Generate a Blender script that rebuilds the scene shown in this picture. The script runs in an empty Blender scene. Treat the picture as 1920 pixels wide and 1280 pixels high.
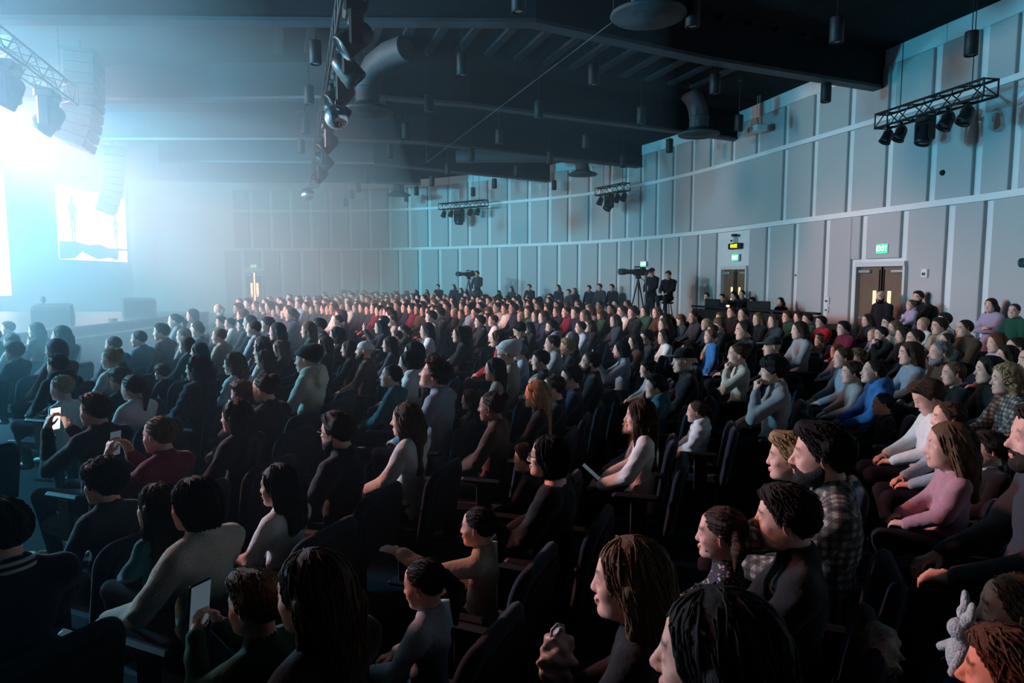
import bpy, math, random, time
import numpy as np
from mathutils import Vector, Matrix
T0 = time.time()
random.seed(7); np.random.seed(7)
C = bpy.context.scene.collection
S = bpy.context.scene

# ------------------------------------------------------------------ camera
F = 1280.0; HORIZON = 520.0; EYE = 1.9          # focal length in pixels of the 1920 px frame
PITCH = math.atan((640 - HORIZON) / F)
cd = bpy.data.cameras.new('camera'); cd.sensor_width = 36.0; cd.lens = 36.0 * F / 1920.0
cd.clip_start = 0.02; cd.clip_end = 200
cam = bpy.data.objects.new('camera', cd); C.objects.link(cam)
cam.location = (0, 0, EYE); cam.rotation_euler = (math.pi / 2 - PITCH, 0, 0)
S.camera = cam
S.view_settings.view_transform = 'Standard'; S.view_settings.look = 'None'
S.view_settings.gamma = 1.0; S.view_settings.use_curve_mapping = False
S.view_settings.exposure = 0.0
S.cycles.max_bounces = 4; S.cycles.diffuse_bounces = 2; S.cycles.glossy_bounces = 2
S.cycles.transmission_bounces = 2; S.cycles.volume_bounces = 0
S.cycles.volume_step_rate = 1.0; S.cycles.volume_max_steps = 64
S.cycles.use_adaptive_sampling = True; S.cycles.adaptive_threshold = 0.03
S.cycles.use_denoising = True; S.cycles.sample_clamp_indirect = 4.0

# ------------------------------------------------------------------ world: closed dark hall (the haze volumes are built after the structure)
W = bpy.data.worlds.new('hall_air'); S.world = W; W.use_nodes = True
nt = W.node_tree; nt.nodes.clear()
wo = nt.nodes.new('ShaderNodeOutputWorld')
bg = nt.nodes.new('ShaderNodeBackground'); bg.inputs['Color'].default_value = (0, 0, 0, 1); bg.inputs['Strength'].default_value = 0.0
nt.links.new(bg.outputs[0], wo.inputs['Surface'])

# ------------------------------------------------------------------ stage light: lamps over the stage, beyond the picture's edge
STAGE = Vector((-15.0, 12.0, 1.2))
LAMPS = []
def spot(loc, tgt, power, col, angle, blend=0.6, size=0.25):
    LAMPS.append(loc); nm = 'stage_lamp_%d_offscreen' % len(LAMPS)
    l = bpy.data.lights.new(nm, 'SPOT'); l.energy = power; l.color = col
    l.spot_size = math.radians(angle); l.spot_blend = blend; l.shadow_soft_size = size
    o = bpy.data.objects.new(nm, l); C.objects.link(o); o.location = loc
    o.rotation_euler = (Vector(tgt) - Vector(loc)).to_track_quat('-Z', 'Y').to_euler()
    o['kind'] = 'helper'
    return o
LED = 4.2
HZ = (.007, .070)
CYAN = (.035, .50, .84)
for (x, y, z, pw) in ((-14.5, 8, 4.8, 44000), (-14.5, 15.0, 4.8, 36000)):
    spot((x, y, z), (x + 3.5, y + 17, 6.8), pw, CYAN, 116, 1.0)
spot((-14.0, 9.0, 3.8), (-5, 8.0, 1.6), 16000, CYAN, 84, 1.0)
spot((-13.5, 7.0, 2.5), (-6.5, 11.0, 6.6), 16000, CYAN, 84, 1.0)
spot((-15.0, 10.0, 5.2), (2, 18, 3.4), 9000, (.90, .97, 1.0), 96, .7, .5)
# warm lamps over the stage, aimed down at the rear and middle seats
for p, t, pw, an in (((-13.0, 9.0, 6.2), (2.9, 2.4, 1.0), 13000, 18), ((-13.0, 11.0, 6.2), (5.2, 7.6, .4), 13000, 28), ((-13.0, 13.0, 6.2), (3.6, 15.0, -.4), 12000, 34), ((-13.0, 15.0, 6.2), (-2.0, 22.5, -.8), 6500, 42)):
    spot(p, t, pw, (1.0, .47, .42), an, .5, .4)
# ------------------------------------------------------------------ helpers
def ray(u, v):
    x = (u - 960) / F; y = (640 - v) / F
    return Vector((x, math.cos(PITCH) + y * math.sin(PITCH), -math.sin(PITCH) + y * math.cos(PITCH)))
def at_z(u, v, z):
    d = ray(u, v); t = (z - EYE) / d.z
    return Vector((d.x * t, d.y * t, z))
def at_y(u, v, y):
    d = ray(u, v); t = y / d.y
    return Vector((d.x * t, y, EYE + d.z * t))
def at_x(u, v, x):
    d = ray(u, v); t = x / d.x
    return Vector((x, d.y * t, EYE + d.z * t))

MATS = {}
def mat(name, col, rough=0.7, spec=0.3, metal=0.0, noise=0.0, nscale=20.0, bump=0.0, bscale=60.0, objcol=False, vcol=False,
        emit=None, estr=0.0, stretch=None, sheen=0.0):
    if name in MATS: return MATS[name]
    m = bpy.data.materials.new(name); m.use_nodes = True; t = m.node_tree; N = t.nodes; L = t.links
    b = N['Principled BSDF']; b.inputs['Roughness'].default_value = rough; b.inputs['Specular IOR Level'].default_value = spec
    b.inputs['Metallic'].default_value = metal
    if sheen: b.inputs['Sheen Weight'].default_value = sheen
    c = (col[0], col[1], col[2], 1)
    src = None
    if objcol:
        oi = N.new('ShaderNodeObjectInfo'); src = oi.outputs['Color']
    if vcol:
        at = N.new('ShaderNodeAttribute'); at.attribute_name = 'Col'
        if src is None: src = at.outputs['Color']
        else:
            mx = N.new('ShaderNodeMix'); mx.data_type = 'RGBA'; mx.blend_type = 'MULTIPLY'; mx.inputs['Factor'].default_value = 1
            L.new(src, mx.inputs[6]); L.new(at.outputs['Color'], mx.inputs[7]); src = mx.outputs[2]
    tc = N.new('ShaderNodeTexCoord'); vec = tc.outputs['Object']
    if stretch:
        mp = N.new('ShaderNodeMapping'); mp.inputs['Scale'].default_value = stretch; L.new(vec, mp.inputs['Vector']); vec = mp.outputs[0]
    if noise:
        n = N.new('ShaderNodeTexNoise'); n.inputs['Scale'].default_value = nscale; n.inputs['Detail'].default_value = 4; L.new(vec, n.inputs['Vector'])
        r = N.new('ShaderNodeMapRange'); r.inputs['From Min'].default_value = 0.3; r.inputs['From Max'].default_value = 0.7
        r.inputs['To Min'].default_value = 1 - noise; r.inputs['To Max'].default_value = 1 + noise; L.new(n.outputs['Fac'], r.inputs[0])
        mx = N.new('ShaderNodeMix'); mx.data_type = 'RGBA'; mx.blend_type = 'MULTIPLY'; mx.inputs['Factor'].default_value = 1
        if src is None: mx.inputs[6].default_value = c
        else: L.new(src, mx.inputs[6])
        L.new(r.outputs[0], mx.inputs[7]); src = mx.outputs[2]
    if src is None: b.inputs['Base Color'].default_value = c
    else: L.new(src, b.inputs['Base Color'])
    if bump:
        n2 = N.new('ShaderNodeTexNoise'); n2.inputs['Scale'].default_value = bscale; n2.inputs['Detail'].default_value = 3; L.new(vec, n2.inputs['Vector'])
        bp = N.new('ShaderNodeBump'); bp.inputs['Strength'].default_value = bump; bp.inputs['Distance'].default_value = 0.01
        L.new(n2.outputs['Fac'], bp.inputs['Height']); L.new(bp.outputs[0], b.inputs['Normal'])
    if emit:
        b.inputs['Emission Color'].default_value = (*emit, 1); b.inputs['Emission Strength'].default_value = estr
    MATS[name] = m
    return m

class MB:
    """collects simple solids; build() links them as one mesh object"""
    def __init__(s): s.v = []; s.f = []; s.sm = []
    def add(s, vs, fs, smooth=False):
        k = len(s.v); s.v += [tuple(p) for p in vs]; s.f += [tuple(i + k for i in f) for f in fs]; s.sm += [smooth] * len(fs); return s
    def box(s, c, d, M=None, bev=0.0):
        hx, hy, hz = d[0] / 2, d[1] / 2, d[2] / 2
        if bev <= 0:
            P = [Vector((x * hx, y * hy, z * hz)) for z in (-1, 1) for y in (-1, 1) for x in (-1, 1)]
            Fs = [(0, 2, 3, 1), (4, 5, 7, 6), (0, 1, 5, 4), (2, 6, 7, 3), (0, 4, 6, 2), (1, 3, 7, 5)]
        else:
            b = min(bev, hx, hy); P = []; ring = []
            ol = [(-hx + b, -hy), (hx - b, -hy), (hx, -hy + b), (hx, hy - b), (hx - b, hy), (-hx + b, hy), (-hx, hy - b), (-hx, -hy + b)]
            bz = min(bev, hz * .9)
            for z, k in ((-hz, b), (-hz + bz, 0), (hz - bz, 0), (hz, b)):
                for (x, y) in ol:
                    fx = (hx - k) / hx; fy = (hy - k) / hy; P.append(Vector((x * fx, y * fy, z)))
            Fs = [tuple(range(7, -1, -1)), tuple(range(24, 32))]
            for r in range(3):
                for i in range(8):
                    j = (i + 1) % 8; Fs.append((r * 8 + i, r * 8 + j, r * 8 + 8 + j, r * 8 + 8 + i))
        c = Vector(c); P = [(M @ p if M else p) + c for p in P]
        return s.add(P, Fs)
    def tube(s, a, b, r0, r1=None, n=8, caps=True):
        a = Vector(a); b = Vector(b); r1 = r0 if r1 is None else r1; d = (b - a).normalized()
        x = d.orthogonal().normalized(); y = d.cross(x); P = []
        for c, r in ((a, r0), (b, r1)):
            for i in range(n):
                t = 2 * math.pi * i / n; P.append(c + (x * math.cos(t) + y * math.sin(t)) * r)
        Fs = [(i, (i + 1) % n, n + (i + 1) % n, n + i) for i in range(n)]
        s.add(P, Fs, True)
        if caps: s.add(P, [tuple(range(n - 1, -1, -1)), tuple(range(n, 2 * n))])
        return s
    def lathe(s, prof, c=(0, 0, 0), n=24, M=None):
        c = Vector(c); P = []; m = len(prof)
        for i in range(n):
            t = 2 * math.pi * i / n
            for r, z in prof:
                p = Vector((r * math.cos(t), r * math.sin(t), z)); P.append((M @ p if M else p) + c)
        Fs = []
        for i in range(n):
            j = (i + 1) % n
            for k in range(m - 1): Fs.append((i * m + k, j * m + k, j * m + k + 1, i * m + k + 1))
        return s.add(P, Fs, True)
    def path(s, pts, r, n=10):
        """a bent pipe through pts"""
        pts = [Vector(p) for p in pts]; P = []; up = Vector((0.13, 0.21, 0.97))
        for i, p in enumerate(pts):
            d = (pts[min(i + 1, len(pts) - 1)] - pts[max(i - 1, 0)]).normalized()
            x = up.cross(d).normalized() if abs(up.dot(d)) < .98 else d.orthogonal().normalized(); y = d.cross(x); up = y
            rr = r[i] if isinstance(r, (list, tuple)) else r
            for k in range(n):
                t = 2 * math.pi * k / n; P.append(p + (x * math.cos(t) + y * math.sin(t)) * rr)
        Fs = []
        for i in range(len(pts) - 1):
            for k in range(n):
                j = (k + 1) % n; Fs.append((i * n + k, i * n + j, i * n + n + j, i * n + n + k))
        s.add(P, Fs, True); m = len(pts) - 1
        return s.add(P, [tuple(range(n - 1, -1, -1)), tuple(range(m * n, m * n + n))])
    def prism(s, poly, y0, y1, M=None, c=(0, 0, 0)):
        """extrudes an x,z outline between two y"""
        c = Vector(c); n = len(poly); P = [Vector((x, y0, z)) for x, z in poly] + [Vector((x, y1, z)) for x, z in poly]
        P = [(M @ p if M else p) + c for p in P]
        Fs = [tuple(range(n)), tuple(range(2 * n - 1, n - 1, -1))] + [(i, n + i, n + (i + 1) % n, (i + 1) % n) for i in range(n)]
        return s.add(P, Fs)
    def mesh(s, name, m):
        me = bpy.data.meshes.new(name); me.from_pydata(s.v, [], s.f)
        me.polygons.foreach_set('use_smooth', s.sm)
        if m: me.materials.append(m)
        import bmesh
        bm = bmesh.new(); bm.from_mesh(me); bmesh.ops.recalc_face_normals(bm, faces=bm.faces); bm.to_mesh(me); bm.free()
        me.update(); return me
    def build(s, name, m, parent=None, loc=None, rot=None):
        return obj(name, s.mesh(name, m), parent, loc, rot)

def obj(name, me, parent=None, loc=None, rot=None, color=None):
    o = bpy.data.objects.new(name, me); C.objects.link(o)
    if parent is not None: o.parent = parent
    if loc is not None: o.location = loc
    if rot is not None: o.rotation_euler = rot
    if color is not None: o.color = (*color, 1)
    return o
def tag(o, label=None, cat=None, group=None, kind=None):
    if label: o['label'] = label
    if cat: o['category'] = cat
    if group: o['group'] = group
    if kind: o['kind'] = kind
    return o
def empty(name, loc=(0, 0, 0), rz=0.0, label=None, cat=None, group=None):
    o = bpy.data.objects.new(name, None); C.objects.link(o); o.location = loc; o.rotation_euler = (0, 0, rz); o.empty_display_size = .1
    return tag(o, label, cat, group)
def copy_tree(o, parent=None):
    c = o.copy(); C.objects.link(c); c.parent = parent
    for ch in o.children: copy_tree(ch, c)
    return c
def rotz(a): return Matrix.Rotation(a, 3, 'Z')
def rotx(a): return Matrix.Rotation(a, 3, 'X')
def text_mesh(body, size, extrude=0.002, align='CENTER'):
    cu = bpy.data.curves.new('lettering', 'FONT'); cu.body = body; cu.size = size; cu.extrude = extrude; cu.align_x = align; cu.align_y = 'CENTER'
    cu.resolution_u = 2
    o = bpy.data.objects.new('lettering', cu); C.objects.link(o)
    me = bpy.data.meshes.new_from_object(o.evaluated_get(bpy.context.evaluated_depsgraph_get()))
    bpy.data.objects.remove(o); bpy.data.curves.remove(cu)
    return me
# ------------------------------------------------------------------ the hall
m_carpet = mat('carpet', (0.012, 0.014, 0.020), 0.95, 0.1, noise=.3, nscale=40, bump=.3, bscale=200)
m_wall = mat('wall_paint', (0.74, 0.76, 0.77), 0.75, 0.2, noise=.03, nscale=3)
m_panel = mat('acoustic_fabric', (0.47, 0.475, 0.48), 0.95, 0.05, noise=.07, nscale=180, bump=.25, bscale=350)
m_trim = mat('trim_paint', (0.82, 0.83, 0.84), 0.6, 0.3)
m_ceil = mat('ceiling_black', (0.016, 0.019, 0.023), 0.9, 0.15, noise=.2, nscale=4)
m_baffle = mat('baffle_black', (0.015, 0.018, 0.022), 0.85, 0.2, noise=.15, nscale=6)
m_black = mat('black_metal', (0.010, 0.011, 0.013), 0.5, 0.4)
m_duct = mat('duct_paint', (0.075, 0.08, 0.09), 0.6, 0.3, noise=.1, nscale=8)

CEIL = 6.6; ZL = 3.3; ZU = 5.2
ctrl = [(6.6, -6), (7.6, -2), (8.3, 3), (8.6, 7.5), (8.45, 11.4), (8.1, 13.3), (7.65, 15.3), (7.05, 17.7), (6.45, 20.2), (5.6, 22.8), (4.5, 25.3), (2.95, 27.7),
        (0.9, 29.7), (-1.5, 31.6), (-3.9, 33.2), (-6.9, 34.3), (-10.4, 34.7), (-14, 34.5), (-18.6, 33.6)]
WP = []
for i in range(len(ctrl) - 1):
    p0 = Vector(ctrl[max(i - 1, 0)]); p1 = Vector(ctrl[i]); p2 = Vector(ctrl[i + 1]); p3 = Vector(ctrl[min(i + 2, len(ctrl) - 1)])
    for k in range(12):
        t = k / 12
        WP.append(0.5 * ((2 * p1) + (p2 - p0) * t + (2 * p0 - 5 * p1 + 4 * p2 - p3) * t * t + (3 * p1 - p0 - 3 * p2 + p3) * t ** 3))
WP.append(Vector(ctrl[-1]))
def proj(p):
    """pixel of a 3D point (used only to read positions off the photograph)"""
    y = p.y * math.cos(PITCH) - (p.z - EYE) * math.sin(PITCH); z = p.y * math.sin(PITCH) + (p.z - EYE) * math.cos(PITCH)
    return 960 + F * p.x / y, 640 - F * z / y
def wall_u(u, z=ZL):
    """point of the wall line seen at pixel column u"""
    for a, b in zip(WP[:-1], WP[1:]):
        if a.y < 2: continue
        ua = proj(Vector((a.x, a.y, z)))[0]; ub = proj(Vector((b.x, b.y, z)))[0]
        if (ua - u) * (ub - u) <= 0 and abs(ua - ub) > 1e-6:
            t = (u - ua) / (ub - ua); return a.lerp(b, t)
    return WP[-1] if u < 400 else WP[36]
def inward(a, b):
    d = (b - a).normalized(); n = Vector((d.y, -d.x))
    return n if n.dot(Vector((-14, 12)) - a) > 0 else -n

mb = MB()
mb.add([(-24, -8, 0), (12, -8, 0), (12, 38, 0), (-24, 38, 0), (-24, -8, -.2), (12, -8, -.2), (12, 38, -.2), (-24, 38, -.2)],
       [(0, 1, 2, 3), (4, 7, 6, 5), (0, 4, 5, 1), (1, 5, 6, 2), (2, 6, 7, 3), (3, 7, 4, 0)])
tag(mb.build('floor', m_carpet), 'dark carpet floor under the rows of seats', kind='structure')
mb = MB(); mb.box((-6, 15, CEIL + .15), (38, 48, .3))
ceil = tag(mb.build('ceiling', m_ceil), 'black painted ceiling over the hall', kind='structure')

def strip(name, z0, z1, out, thick, m, parent=None):
    """a band following the wall line"""
    mb = MB(); P = []; n = len(WP)
    for i, p in enumerate(WP):
        a = WP[max(i - 1, 0)]; b = WP[min(i + 1, n - 1)]; nn = inward(a, b)
        q = p + nn * out; r = p + nn * (out - thick)
        P += [(q.x, q.y, z0), (q.x, q.y, z1), (r.x, r.y, z1), (r.x, r.y, z0)]
    Fs = []
    for i in range(n - 1):
        for k in range(4):
            j = (k + 1) % 4; Fs.append((i * 4 + k, i * 4 + j, i * 4 + 4 + j, i * 4 + 4 + k))
    mb.add(P, Fs, False); mb.add(P, [(0, 1, 2, 3), tuple((n - 1) * 4 + k for k in (3, 2, 1, 0))])
    return mb.build(name, m, parent)
wall = tag(strip('wall_back', 0, CEIL + .2, 0, .3, m_wall), 'long curved pale wall at the rear of the hall', kind='structure')
for i, (a, b) in enumerate(((ZL - .06, ZL + .06), (ZU - .055, ZU + .055))):
    tag(strip('trim_%d' % (i + 1), a, b, .10, .10, m_trim), 'white horizontal trim band on the curved wall', kind='structure')
tag(strip('trim_3', CEIL - .34, CEIL, .03, .03, m_trim), 'pale band along the top of the curved wall', kind='structure')

def panel(a, b, z0, z1, gap0=0.0, gap1=0.2, th=.075):
    """one fabric panel between wall points a (far) and b (near); the strip stays bare on the near side"""
    d = (b - a); L = d.length; d.normalize(); n = inward(a, b)
    p = a + d * gap0; q = b - d * gap1
    mb = MB(); e = .012
    def pt(w, o, z): return (w.x + n.x * o, w.y + n.y * o, z)
    pe = p + d * e; qe = q - d * e
    mb.add([pt(p, -.05, z0), pt(q, -.05, z0), pt(q, -.05, z1), pt(p, -.05, z1), pt(p, th - e, z0), pt(q, th - e, z0), pt(q, th - e, z1), pt(p, th - e, z1),
            pt(pe, th, z0 + e), pt(qe, th, z0 + e), pt(qe, th, z1 - e), pt(pe, th, z1 - e)],
           [(0, 1, 5, 4), (1, 2, 6, 5), (2, 3, 7, 6), (3, 0, 4, 7), (4, 5, 9, 8), (5, 6, 10, 9), (6, 7, 11, 10), (7, 4, 8, 11), (8, 9, 10, 11)])
    return mb.build('panel', m_panel, wall)
midU = [440, 477, 514, 551, 588, 625, 662, 699, 736, 773, 810, 848, 885, 922, 959, 997, 1035, 1072, 1111, 1150, 1180, 1208, 1237, 1268, 1303, 1338, 1378, 1424, 1477, 1533, 1600, 1674, 1757, 1843, 1914]
lowU = [421, 458, 495, 532, 569, 606, 643, 680, 717, 754, 791, 829, 866, 904, 940, 978, 1015, 1053, 1091, 1129, 1165, 1192, 1219, 1249, 1282, 1318, 1354, 1410, 1449, 1503, 1562, 1632, 1710, 1798, 1871]
mid = [wall_u(u) for u in midU]; low = [wall_u(u) for u in lowU]
def extend(pts, n=5):
    """carry on along the wall beyond the frame at the same spacing"""
    p = pts[-1]; i = min(k for k in range(len(WP)) if WP[k].y >= p.y - 1e-6); acc = 0; out = []
    last = p; k = i
    while k > 0 and len(out) < n:
        acc += (WP[k] - last).length; last = WP[k]; k -= 1
        if acc > 1.16: out.append(last.copy()); acc = 0
    return pts + out
mid = extend(mid); low = extend(low)
nm = len(mid)
for i in range(nm - 1):
    panel(mid[i], mid[i + 1], ZU + .055, CEIL - .36)
    if midU[i] in (1303, 1338, 1378, 1424) if i < len(midU) else False: continue
    panel(mid[i], mid[i + 1], ZL + .06, ZU - .055)
panel(mid[midU.index(1303)], mid[midU.index(1477)], ZL + .06, ZU - .055)       # the wide one
DOORTOP = 2.3
for i in range(len(low) - 1):
    u = lowU[i] if i < len(lowU) else 9999
    if u == 1354: continue                                                     # bare bay over the middle door
    if u == 1562:
        a = low[i]; c = wall_u(1604); b = low[i + 1]
        panel(a, c, .12, ZL - .06, 0, .02); panel(c, b, DOORTOP, ZL - .06, -.01, .2); continue
    if u == 1632: panel(low[i], low[i + 1], DOORTOP, ZL - .06); continue
    if u == 458: panel(low[i], low[i + 1], DOORTOP + .1, ZL - .06); continue
    panel(low[i], low[i + 1], .12, ZL - .06)
tag(strip('baseboard_back', 0, .12, .03, .03, mat('vinyl_base', (.05, .05, .055), .6)), 'dark vinyl base along the curved wall', kind='structure')

# stage side
m_stagewall = mat('stage_black', (.02, .022, .026), .9, .1)
tag(MB().box((-20.2, 14, 3.4), (.3, 44, 6.9)).build('wall_stage', m_stagewall), 'black wall behind the stage', kind='structure')

# hanging bulkheads: straight run, then a bend towards the curved wall
def bulkhead(pts, z0=5.85, z1=CEIL + .05, t=.22):
    mb = MB(); n = len(pts); P = []; pts = [Vector(p) for p in pts]
    for i, p in enumerate(pts):
        d = (pts[min(i + 1, n - 1)] - pts[max(i - 1, 0)]).normalized(); k = Vector((-d.y, d.x)) * t / 2
        P += [(p.x + k.x, p.y + k.y, z0), (p.x + k.x, p.y + k.y, z1), (p.x - k.x, p.y - k.y, z1), (p.x - k.x, p.y - k.y, z0)]
    Fs = [(i * 4 + k, i * 4 + (k + 1) % 4, i * 4 + 4 + (k + 1) % 4, i * 4 + 4 + k) for i in range(n - 1) for k in range(4)]
    mb.add(P, Fs + [(0, 1, 2, 3), tuple((n - 1) * 4 + k for k in (3, 2, 1, 0))])
    lip = MB(); P2 = []
    for i, p in enumerate(pts):
        d = (pts[min(i + 1, n - 1)] - pts[max(i - 1, 0)]).normalized(); k = Vector((-d.y, d.x)) * (t / 2 + .03)
        P2 += [(p.x + k.x, p.y + k.y, z0 - .03), (p.x + k.x, p.y + k.y, z0 + .03), (p.x - k.x, p.y - k.y, z0 + .03), (p.x - k.x, p.y - k.y, z0 - .03)]
    lip.add(P2, Fs + [(0, 1, 2, 3), tuple((n - 1) * 4 + k for k in (3, 2, 1, 0))])
    o = mb.build('bulkhead', m_baffle, ceil); lip.build('edge_strip', m_duct, o)
    return o
ZB = 5.85
def bh(pix): bulkhead([at_z(u, v, ZB).to_2d() for u, v in pix])
bh([(-700, 36), (160, 38), (620, 42), (1000, 44), (1323, 113), (1697, 174)])
bh([(-300, 190), (320, 188), (712, 183), (880, 197), (1273, 247), (1393, 263)])
bh([(100, 262), (560, 262), (800, 268), (1040, 296), (1214, 315)])
bh([(300, 302), (700, 307), (1028, 340)])
bh([(340, 338), (600, 338), (788, 345)])
bulkhead([(-14, 6.6), (2.4, 6.4), (8.9, 9.4)])
# ceiling deck ribs between the bulkheads
m_rib = mat('deck_steel', (.024, .028, .034), .6, .3)
for k in range(16):
    x = -3.6 + k * .62; y0 = 11.1 + max(0, x - .4) * .5; L = 3.9
    MB().box((x - .62, y0 + 1.75, CEIL - .035), (.16, L, .07), M=rotz(math.radians(19))).build('deck_rib', m_rib, ceil)
# ------------------------------------------------------------------ stage, screens
m_deck = mat('stage_deck', (.05, .055, .06), .35, .5, noise=.2, nscale=5)
st = empty('stage', (-14.5, 9, 0), 0, 'low stage platform with dark deck and pale strip along its front', 'stage')
tag(st, kind='structure')
MB().box((0, 0, .38), (9.4, 26, .76)).build('platform', mat('stage_skirt', (.03, .033, .04), .9, .1), st)
MB().box((-.02, 0, .78), (9.5, 26.06, .05)).build('deck', m_deck, st)
MB().box((4.71, 2, .55), (.02, 18, .05)).build('front_strip', mat('strip_white', (.7, .74, .78), .5), st)
m_led = mat('led_picture', (0, 0, 0), .5, .0, emit=(.92, .98, 1.0), estr=LED)
m_imag = mat('screen_picture', (0, 0, 0), .5, .0, emit=(1, 1, 1), estr=6.0)
m_shape = mat('screen_picture_dark', (0, 0, 0), .5, .0, emit=(.45, .66, .78), estr=.1)
led = empty('video_wall', (-18.2, 13.6, 1.2), 0, 'bright white video wall across the back of the stage', 'video wall')
MB().box((-.15, 0, 2.3), (.24, 22.6, 4.7)).build('housing', m_black, led)
for k in range(12):
    MB().box((0, -10.35 + k * 1.88, 2.3), (.04, 1.86, 4.5)).build('screen_panel', m_led, led)
# side screen: picture with two standing outlines and a dark shape lying below
a = at_x(110, 352, -17.3); b = at_x(239, 490, -17.6)
scr = empty('side_screen', (-17.6, 27.6, 2.35), 0, 'tilted white projection screen with dark human outlines, beside the stage', 'screen')
P0 = at_y(112, 487, 25.2); P1 = at_y(239, 490, 30.0); 
sx = Vector((P1.x - P0.x, P1.y - P0.y, 0)); sl = sx.length; sx.normalize(); sn = Vector((sx.y, -sx.x, 0))
if sn.x < 0: sn = -sn
SZ0 = (P0.z + P1.z) / 2; SH = 2.72
scr.location = (P0.x, P0.y, SZ0)
def sp(s, h, o=0.0): return sx * (s * sl) + sn * o + Vector((0, 0, h * SH))
def splate(name, pts, o0, o1, m, par):
    mb = MB(); n = len(pts); P = [sp(s, h, o0) for s, h in pts] + [sp(s, h, o1) for s, h in pts]
    mb.add(P, [tuple(range(n)), tuple(range(2 * n - 1, n - 1, -1))] + [(i, n + i, n + (i + 1) % n, (i + 1) % n) for i in range(n)])
    return mb.build(name, m, par)
splate('frame', [(-.01, -.015), (1.01, -.015), (1.01, 1.015), (-.01, 1.015)], -.06, -.012, m_black, scr)
pic = splate('picture', [(0, 0), (1, 0), (1, 1), (0, 1)], -.012, 0, m_imag, scr)
def figure(s, h0, hh, w):
    half = [(.02, .46), (.05, .02), (.16, 0), (.15, .06), (.17, .28), (.22, .48), (.19, .58), (.20, .66), (.27, .52), (.34, .42), (.40, .44), (.36, .58), (.33, .74), (.28, .81), (.10, .845), (.09, .87), (.14, .90), (.155, .945), (.12, .985), (.05, 1.0)]
    pr = [(-x, y) for x, y in half] + [(x, y) for x, y in reversed(half)]
    return [(s + x * w, h0 + y * hh) for x, y in pr]
splate('outline_figure', figure(.2, .24, .66, .16), 0, .004, m_shape, pic)
splate('outline_figure', figure(.83, .2, .52, .14), 0, .004, m_shape, pic)
splate('outline_shape', [(0, 0), (.2, .02), (.3, .12), (.42, .06), (.52, .02), (.7, .05), (.84, .02), (.86, .17), (1, .17), (1, .21), (.85, .21), (.7, .2), (.55, .25), (.4, .22), (.2, .26), (0, .24)], 0, .004, m_shape, pic)

# stage monitors
m_mon = mat('monitor_black', (.02, .022, .025), .7, .3)
def monitor(loc, rz, w, label):
    e = empty('stage_monitor', loc, rz, label, 'speaker')
    MB().prism([(-.36, 0), (.30, 0), (.40, .22), (.12, .50), (-.30, .46), (-.36, .38)], -w / 2, w / 2).build('cabinet', m_mon, e)
    M = Matrix.Rotation(math.radians(-45), 3, 'Y')
    MB().box((.265, 0, .365), (.40, w * .86, .02), M=Matrix.Rotation(math.atan2(.28, .28), 3, 'Y')).build('grille', mat('grille', (.01, .01, .012), .6), e)
    MB().box((-.365, 0, .3), (.02, .2, .06)).build('handle', m_black, e)
    return e
monitor((-10.25, 15.25, .805), math.radians(115), .72, 'black wedge monitor on the stage edge near the front rows')
monitor((-10.6, 19.4, .805), math.radians(125), .8, 'hazy wedge monitor further along the stage')
e = empty('microphone_stand', (-10.7, 15.6, .805), 0, 'small microphone stand behind the wedge monitor', 'microphone stand')
MB().lathe([(0, 0), (.13, 0), (.13, .02), (.015, .03)], n=16).build('base', m_black, e)
MB().tube((0, 0, .02), (0, 0, .52), .012).build('pole', m_black, e)
MB().lathe([(0, .5), (.03, .52), (.055, .56), (.055, .62), (.03, .66), (0, .67)], n=12).build('microphone', m_black, e)
# floor lamp strip on the stage edge
MB().box((0, 0, .04), (.12, .2, .08), bev=.01).build('floor_lamp', m_black, tag(empty('stage_floor_lamp', (-9.95, 17, .805)), 'small black lamp on the stage edge', 'lamp'))

# line arrays
def line_array(top, n, cab, rz, label):
    e = empty('line_array', top, rz, label, 'speaker')
    MB().box((0, 0, .04), (.7, 1.0, .08)).build('fly_frame', m_black, e)
    for y in (-.3, .3): MB().tube((0, y, .08), (0, y, CEIL - top[2] + .02), .012, n=6).build('cable', m_black, e)
    z = 0; x = 0; tilt = 0
    for k in range(n):
        tilt = math.radians(1.5 + (k / n) ** 2 * 26)
        M = Matrix.Rotation(tilt, 3, 'Y')
        c = Vector((x, 0, z)) + M @ Vector((0, 0, -cab / 2))
        o = MB().box(c, (.55, 1.05, cab * .94), M=M, bev=.02).build('speaker_cabinet', m_mon, e)
        x += (M @ Vector((0, 0, -cab))).x; z += (M @ Vector((0, 0, -cab))).z
    return e
line_array((-8.72, 14.4, 6.35), 9, .20, math.radians(20), 'hanging black line array speaker over the stage edge')
line_array((-12.2, 21.3, 5.75), 9, .21, math.radians(35), 'second hanging line array speaker, dim in the haze before the side screen')
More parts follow.
